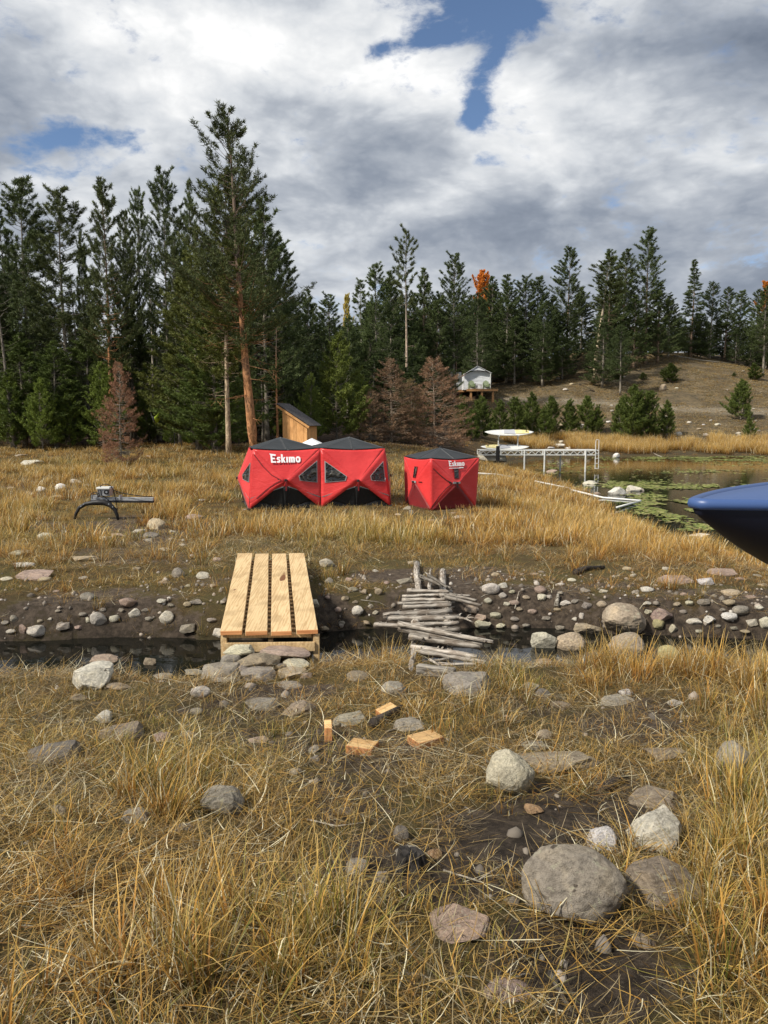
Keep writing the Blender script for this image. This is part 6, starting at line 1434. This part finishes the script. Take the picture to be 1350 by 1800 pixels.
# ------------------------------------------------------------------ canvas tent on a deck
def glamp():
    Y = 86.0; k = Y / 1350; ref = P(822, 685, Y); fz = ref.z; o = Vector((ref.x, Y, Hs(ref.x + 1.5, Y)))
    root = empty('canvas_tent', (ref.x, Y, fz), 'white canvas tent standing on a raised timber deck above the far shore', 'tent')
    c = lambda px, py, dy=0: Vector(((px - 822) * k, dy, (684 - py) * k))
    dk = empty('timber_deck', (ref.x, Y, fz), 'raised timber deck on posts carrying the white canvas tent', 'deck')
    MB().box(((872 + 818) / 2 * k - 822 * k, -1.2, -.10), (54 * k, .06, .22)).obj('rim_board', M_DECK, dk)
    for i in range(10): MB().box(((847 - 822) * k, -1.0 + i * .5, .02), (52 * k, .48, .035)).obj('deck_board', M_DECK, dk)
    MB().box(((808 - 822) * k, 2.6, -.12), (28 * k, 3.6, .2)).obj('side_platform', M_DECK, dk)
    for px, dy in ((826, -1.0), (845, -1.0), (864, -1.0), (826, 3.2), (864, 3.2), (802, 1.2), (811, 1.2), (802, 3.8)):
        x = (px - 822) * k; zb = Hs(ref.x + x, Y + dy) - fz - .1; MB().box((x, dy, (zb - .2) / 2), (.22, .22, -zb - .2)).obj('post', M_DECK, dk)
    prof = [(814, 684), (814, 659), (838, 644.5), (861, 656), (861, 684)]
    V = [c(x, y, 0) for x, y in prof]; M_CAN = mat('canvas', ffab((.60, .61, .63), (.72, .73, .75), 2.2, 1.0, .8), rough=.8)
    n = 14; VV = []; FF = []
    for i in range(n + 1):
        for j in range(n + 1):
            u = i / n; x = V[0].x + (V[4].x - V[0].x) * u; topz = float(np.interp(x, [V[1].x, V[2].x, V[3].x], [V[1].z, V[2].z - .35, V[3].z])); zz_ = topz * j / n
            VV.append(Vector((x, .03 * math.sin(j * 2.2 + u * 3) * (1 - abs(u - .5)), zz_)))
    FF = [(i * (n + 1) + j, (i + 1) * (n + 1) + j, (i + 1) * (n + 1) + j + 1, i * (n + 1) + j + 1) for i in range(n) for j in range(n)]
    MB().add(VV, FF).obj('front_wall', M_CAN, root, True)
    D_ = 4.2
    for s, (a, b) in enumerate(((V[0], V[1]), (V[4], V[3]))): MB().add([a, b, b + Vector((0, D_, 0)), a + Vector((0, D_, 0))], [(0, 1, 2, 3)]).obj('side_wall', M_CAN, root)
    for a, b in ((V[1], V[2]), (V[3], V[2])):
        a2 = a + (a - b) * .07; MB().plank(Vector((0, 0, 0)) + (a2 + b) / 2 + Vector((0, -.5, .06)), (a2 + b) / 2 + Vector((0, D_, .06)), (a2 - b).length, .03, (b - a).cross(Vector((0, 1, 0))).normalized() * (1 if (b - a).cross(Vector((0, 1, 0))).z > 0 else -1)).obj('roof_sheet', M_CAN, root)
    MB().add([V[2] + Vector((0, -.4, .03)), V[2] + Vector((-.95, -.4, -.52)), V[2] + Vector((0, -.4, -.40)), V[2] + Vector((.95, -.4, -.52))], [(0, 1, 2), (0, 2, 3)]).obj('gable_flap', M_CAN, root)
    for px in (814.5, 860.5): MB().tube([c(px, 684, -.45), c(px, 657, -.45)], .05, 6).obj('pole', M_ALU, root)
    MB().box(((804 - 822) * k, 2.6, 1.0), (18 * k, 2.6, 2.0)).obj('side_room', mat('grey_canvas', ffab((.07, .08, .08), (.10, .11, .11), 2, 1)), root)
    MB().box(((806 - 822) * k, 1.26, .45), (16 * k, .05, .8)).obj('side_screen', mat('grey_screen', None, (.30, .31, .31), .8), root)
    for px, lb in ((828, 'left green slatted chair on the canvas tent deck'), (853, 'right green slatted chair on the canvas tent deck')):
        e = empty('garden_chair', (ref.x + (px - 822) * k, Y - .7, fz + .04), lb, 'chair', 'green chairs on the canvas tent deck')
        mg = M_CHAIR
        for q in range(5): MB().box((-.24 + q * .12, .28, .55 + .03 * (2 - abs(q - 2))), (.10, .03, .72 + .08 * (2 - abs(q - 2)))).obj('back_slat', mg, e, rot=(-.2, 0, 0))
        MB().box((0, 0, .36), (.56, .55, .04)).obj('seat', mg, e, rot=(.12, 0, 0))
        for s in (-1, 1):
            MB().box((s * .34, -.02, .58), (.12, .70, .03)).obj('armrest', mg, e); MB().box((s * .33, -.30, .28), (.05, .08, .57)).obj('leg', mg, e); MB().box((s * .33, .25, .28), (.05, .08, .57)).obj('leg', mg, e)
    e = empty('side_table', (ref.x + (841 - 822) * k, Y - .6, fz + .04), 'small white table between the green chairs on the deck', 'table')
    MB().box((0, 0, .48), (.55, .5, .04)).obj('tabletop', M_ALU, e)
    for sx in (-1, 1):
        for sy in (-1, 1): MB().box((sx * .22, sy * .2, .23), (.05, .05, .46)).obj('leg', M_ALU, e)
M_CHAIR = mat('green_plastic', None, (.20, .25, .12), .6)
glamp()

# ------------------------------------------------------------------ dock, rack and paddle boards
def dock():
    Y = 42.0; k = 1 / 1350 * Y; L0 = P(843, 792, Y); o = Vector((L0.x, Y, L0.z)); Ln = (1051 - 843) * k
    root = empty('dock', o, 'long white aluminium truss dock on thin posts over the pond', 'dock')
    for y in (0, 1.1):
        for z in (0, -.235): MB().box((Ln / 2, y, z), (Ln, .05, .05)).obj('truss_rail', M_ALU, root)
        n = 17
        for i in range(n):
            x0 = Ln * i / n; x1 = Ln * (i + 1) / n; xm = (x0 + x1) / 2
            MB().tube([(x0, y, -.21), (xm, y, -.03)], .016, 5).obj('truss_web', M_ALU, root); MB().tube([(xm, y, -.03), (x1, y, -.21)], .016, 5).obj('truss_web', M_ALU, root)
            if i % 3 == 0: MB().box((x0 + .02, y, -.118), (.06, .04, .19)).obj('truss_post', M_ALU, root)
    n = 30
    for i in range(n): MB().box((Ln * (i + .5) / n, .55, .032), (Ln / n - .01, 1.14, .014)).obj('deck_slat', M_ALU, root)
    for px, y in ((922, 0), (957, -.03), (993, 1.1), (1029, -.03)):
        x = (px - 843) * k; zb = min(Hs(o.x + x, Y + y), LAKE_Z) - .25 - o.z; MB().tube([(x, y, .0), (x, y, zb)], .045, 8).obj('post', M_ALU, root)
    xl = (1047.5 - 843) * k
    for y, z in ((0, 0), ):
        pts = [(xl - .05, -.06, -1.0), (xl - .05, -.06, .50), (xl - .03, -.06, .58), (xl + .05, -.06, .60), (xl + .12, -.06, .56), (xl + .14, -.06, -1.0)]; MB().tube(pts, .022, 6).obj('ladder_rail', M_ALU, root)
        for q in range(4): MB().box((xl + .045, -.06, -.15 - q * .27), (.17, .05, .03)).obj('ladder_rung', M_ALU, root)
    e = P(875, 805, Y - .6); zb = Hs(e.x, Y - .6); zt = P(875, 784, Y - .6).z
    MB().tube([(0, 0, 0), (0, 0, zt - zb)], [.11, .10], 10).obj('mooring_post', M_DMET, None, loc=(e.x, Y - .6, zb), label='short black post in front of the land end of the dock', cat='post')
    # rack
    Yr = Y + .5; q = lambda px, py: P(px, py, Yr)
    dz = o.z + .04
    rk = empty('board_rack', (q(893, 790).x, Yr, dz), 'white metal rack on the dock holding the upper paddle board', 'rack')
    for px in (876, 910):
        x = q(px, 780).x - rk.location.x; MB().tube([(x, 0, 0), (x, 0, q(px, 765).z - dz)], .035, 8).obj('rack_post', M_ALU, rk); MB().tube([(x, -.35, .0 + q(px, 766).z - dz), (x, .35, q(px, 766).z - dz)], .03, 6).obj('rack_arm', M_ALU, rk)
        MB().box((x, 0, .02), (.16, .5, .04)).obj('rack_foot', M_ALU, rk)
    def board(x0, x1, yc_, hw, nose_left, label, tiltx, padside):
        a, b = q(x0, yc_), q(x1, yc_); c = (a + b) / 2; L_ = (b - a).length; mb = MB(); N = 20; V = []; F = []; m_ = 10
        for i in range(N + 1):
            s = i / N; t_ = 2 * s - 1; wd = hw * max(.03, (1 - abs(t_) ** 2.6)) ** .75; th = .055 * max(.15, (1 - abs(t_) ** 4)); rk_ = .05 * abs(t_) ** 3
            for j in range(m_): u = 2 * math.pi * j / m_; V.append(Vector((t_ * L_ / 2, math.cos(u) * wd, math.sin(u) * th * (1 if abs(math.sin(u)) < .5 else .9) + rk_)))
        for i in range(N):
            for j in range(m_): F.append((i * m_ + j, i * m_ + (j + 1) % m_, (i + 1) * m_ + (j + 1) % m_, (i + 1) * m_ + j))
        F += [tuple(range(m_ - 1, -1, -1)), tuple(N * m_ + j for j in range(m_))]
        e = empty('paddle_board', c, label, 'paddle board', 'paddle boards on the dock'); e.rotation_euler = (tiltx, math.atan2(a.z - b.z, L_), 0)
        mb.add(V, F).obj('hull', M_BRD, e, True)
        s0, s1 = padside
        P1 = [(s0, -.8), (s0 * .6 + s1 * .4, -.82), (s1, -.6), (s1, .6), (s0 * .6 + s1 * .4, .82), (s0, .8)]
        flat_poly('deck_pad', e, M_PAD, [Vector((x * L_ / 2, y * hw * .75, 0)) for x, y in P1], Vector((0, 0, 1)), .060, .006)
        flat_poly('grey_pad', e, M_GPAD, [Vector((x * L_ / 2, y * hw * .85, 0)) for x, y in ((-s0 * .9 if s0 > 0 else -s0 * .8, -.6), (s0 * .9, -.9), (s0 * .9, .9), (-s0 * .8, .6))], Vector((0, 0, 1)), .058, .005)
        MB().tube([(s1 * L_ / 2 * .9, 0, .07), (s1 * L_ / 2 * .86, .05, .09)], .04, 6).obj('handle', M_DMET, e)
    board(852, 938, 760.5, .36, True, 'upper paddle board lying on the white rack, yellow pad at its right', R(27), (.25, .80))
    board(845, 930, 786.3, .34, True, 'lower paddle board lying on the dock deck, yellow pad at its left', R(24), (-.25, -.80))
M_BRD = noisy('white_board', (.62, .62, .58), (.74, .73, .68), 3, .35, .0, spec=.5)
M_PAD = noisy('yellow_pad', (.62, .52, .20), (.74, .66, .38), 5, .8, .1); M_GPAD = mat('grey_pad', None, (.42, .43, .46), .8)
dock()
def pipes():
    for pts, lb in (([(838, 832), (870, 834), (901, 838.5)], 'white pipe lying in the grass right of the small red shelter'), ([(940, 846), (970, 852), (1003, 859)], 'middle piece of white pipe lying in the golden grass'), ([(1003, 861), (1060, 875), (1126, 889)], 'long white pipe running down into the pond'), ([(1084, 892), (1126, 889.5)], 'short white pipe crossing the pond end of the long one')):
        w_ = [gp(x, y, .10) for x, y in pts]
        for q in w_: q.z = max(q.z, LAKE_Z + .03)
        MB().tube([q - w_[0] for q in w_], .034, 8).obj('white_pipe', M_PVC, None, True, loc=w_[0], label=lb, cat='pipe')
M_PVC = noisy('white_pvc', (.70, .70, .66), (.80, .79, .75), 3, .5, 0)
pipes()

# ------------------------------------------------------------------ hammock and tarp in the left stand
def hammock():
    Y = 36.2; a, b = P(264, 700, Y), P(285, 700, Y); root = empty('hammock', (P(275, 735, Y).x, Y, Hs(P(275, 735, Y).x, Y)), 'sagging black and lime green hammock between two trunks', 'hammock'); o = root.location
    for nm, rng_, m_ in (('black_half', (0, .55), M_BLK), ('lime_half', (.55, 1), M_LIME)):
        V = []; F = []; n = 8; q = 5
        for i in range(n + 1):
            s = rng_[0] + (rng_[1] - rng_[0]) * i / n; px = 265 + 18 * s; py = 718 + 15 * (1 - (2 * s - 1) ** 2) ** .8
            for j in range(q + 1): t_ = j / q * math.pi; V.append(P(px, py - 2 * math.sin(s * math.pi) * 0, Y) - o + Vector((0, -.35 * math.cos(t_) * (.35 + .65 * math.sin(s * 3.14)), -.22 * math.sin(t_) * (.3 + math.sin(s * 3.14)))))
        F = [(i * (q + 1) + j, i * (q + 1) + j + 1, (i + 1) * (q + 1) + j + 1, (i + 1) * (q + 1) + j) for i in range(n) for j in range(q)]
        ob = MB().add(V, F).obj(nm, m_, root, True); sm = ob.modifiers.new('t', 'SOLIDIFY'); sm.thickness = .01
    for px, px2 in ((265, 262), (283, 287)): MB().tube([P(px, 718, Y) - o, P(px2, 700, Y) - o], .012, 5).obj('strap', M_RUB, root)
M_LIME = mat('lime_fabric', None, (.42, .55, .05), .7)
hammock()
def tarp():
    Y = 38.0; c = P(311, 697, Y); root = empty('tarp_tent', (c.x, Y, Hs(c.x, Y)), 'pale green tarp corner showing between the thick grey trunks', 'tarp'); o = root.location
    p = [P(304, 688, Y) - o, P(316, 690, Y) - o, P(316, 703, Y + .6) - o, P(306, 700, Y + .3) - o]
    ob = MB().add(p, [(0, 1, 2, 3)]).obj('sheet', mat('pale_tarp', None, (.34, .38, .26), .7), root); s = ob.modifiers.new('t', 'SOLIDIFY'); s.thickness = .02
    for q in (p[0], p[1]): MB().tube([q, Vector((q.x, q.y, 0))], .02, 6).obj('pole', M_DMET, root)
tarp()

# ------------------------------------------------------------------ blue boat bow close at right
def boat():
    tip = P(1226, 885, 2.22); root = empty('blue_boat', tip, 'blue boat bow with dark hull poking in from the right edge', 'boat')
    ax = Vector((math.cos(R(24)), math.sin(R(24)), 0)); sd_ = Vector((-ax.y, ax.x, 0)); up = Vector((0, 0, 1))
    S = [0, .012, .03, .06, .10, .16, .24, .34, .48, .66, .9, 1.3, 1.9, 2.6, 3.1, 3.3]
    def hw(s): return .018 + .55 * (1 - math.exp(-s / .80)) * (1 if s < 2.6 else max(.15, 1 - ((s - 2.6) / .9) ** 2))
    def kd(s): return .020 + .56 * (1 - math.exp(-s / .85)) * (1 if s < 2.4 else max(.1, 1 - ((s - 2.4) / 1.1) ** 2))
    V = []; n = 12; F = []
    for s in S:
        w_, k = hw(s), kd(s)
        for j in range(n + 1): t_ = math.pi * j / n; c_, s__ = math.cos(t_), math.sin(t_); V.append(ax * s + sd_ * (-w_ * math.copysign(abs(c_) ** 1.15, c_)) - up * (k * s__ ** 1.35 + .012))
    m_ = n + 1
    F = [(i * m_ + j, i * m_ + j + 1, (i + 1) * m_ + j + 1, (i + 1) * m_ + j) for i in range(len(S) - 1) for j in range(n)] + [tuple(range(m_)), tuple((len(S) - 1) * m_ + j for j in range(m_))]
    MB().add(V, F).obj('hull', M_HULL, root, True)
    V = []; n = 10; m_ = n + 1
    for s in S:
        w_ = hw(s) * .99; cr = .002 + .05 * (1 - math.exp(-s / .5)) * (1 if s < 2.6 else .5)
        for j in range(n + 1): t_ = -1 + 2 * j / n; V.append(ax * s + sd_ * (w_ * t_) + up * (cr * (1 - abs(t_) ** 1.6) + .006))
    F = [(i * m_ + j, (i + 1) * m_ + j, (i + 1) * m_ + j + 1, i * m_ + j + 1) for i in range(len(S) - 1) for j in range(n)]
    MB().add(V, F).obj('deck', M_BLUE, root, True)
    pts = [ax * s - sd_ * hw(s) for s in reversed(S)] + [ax * s + sd_ * hw(s) for s in S]; pts = [p for i, p in enumerate(pts) if i == 0 or (p - pts[i - 1]).length > .008]
    MB().tube(pts, [.017] * len(pts), 10).obj('gunwale', M_BLUE, root, True)
    for s, nm in ((1.1, 'trestle under the bow end of the blue boat'), (2.5, 'trestle under the stern end of the blue boat')):
        p = tip + ax * s; g = Hs(p.x, p.y); top = tip.z - kd(s) - .02; e = empty('trestle', (p.x, p.y, g), 'wooden ' + nm, 'trestle', rz=R(24)); h = top - g
        MB().box((0, 0, h - .04), (.08, .9, .08)).obj('beam', M_BLOCK, e)
        for y in (-.35, .35):
            for x in (-.2, .2): MB().tube([(x * .1, y, h - .06), (x, y * 1.1, -.03)], .025, 6).obj('leg', M_BLOCK, e)
M_BLUE = mat('blue_gelcoat', None, (.045, .090, .23), .42, 0, .5); M_HULL = mat('navy_hull', None, (.006, .008, .018), .5, 0, .3)
boat()

# rocks of the meadow keep their own grass-free footprint, so blades stand in front of and behind them
scatter_grass()
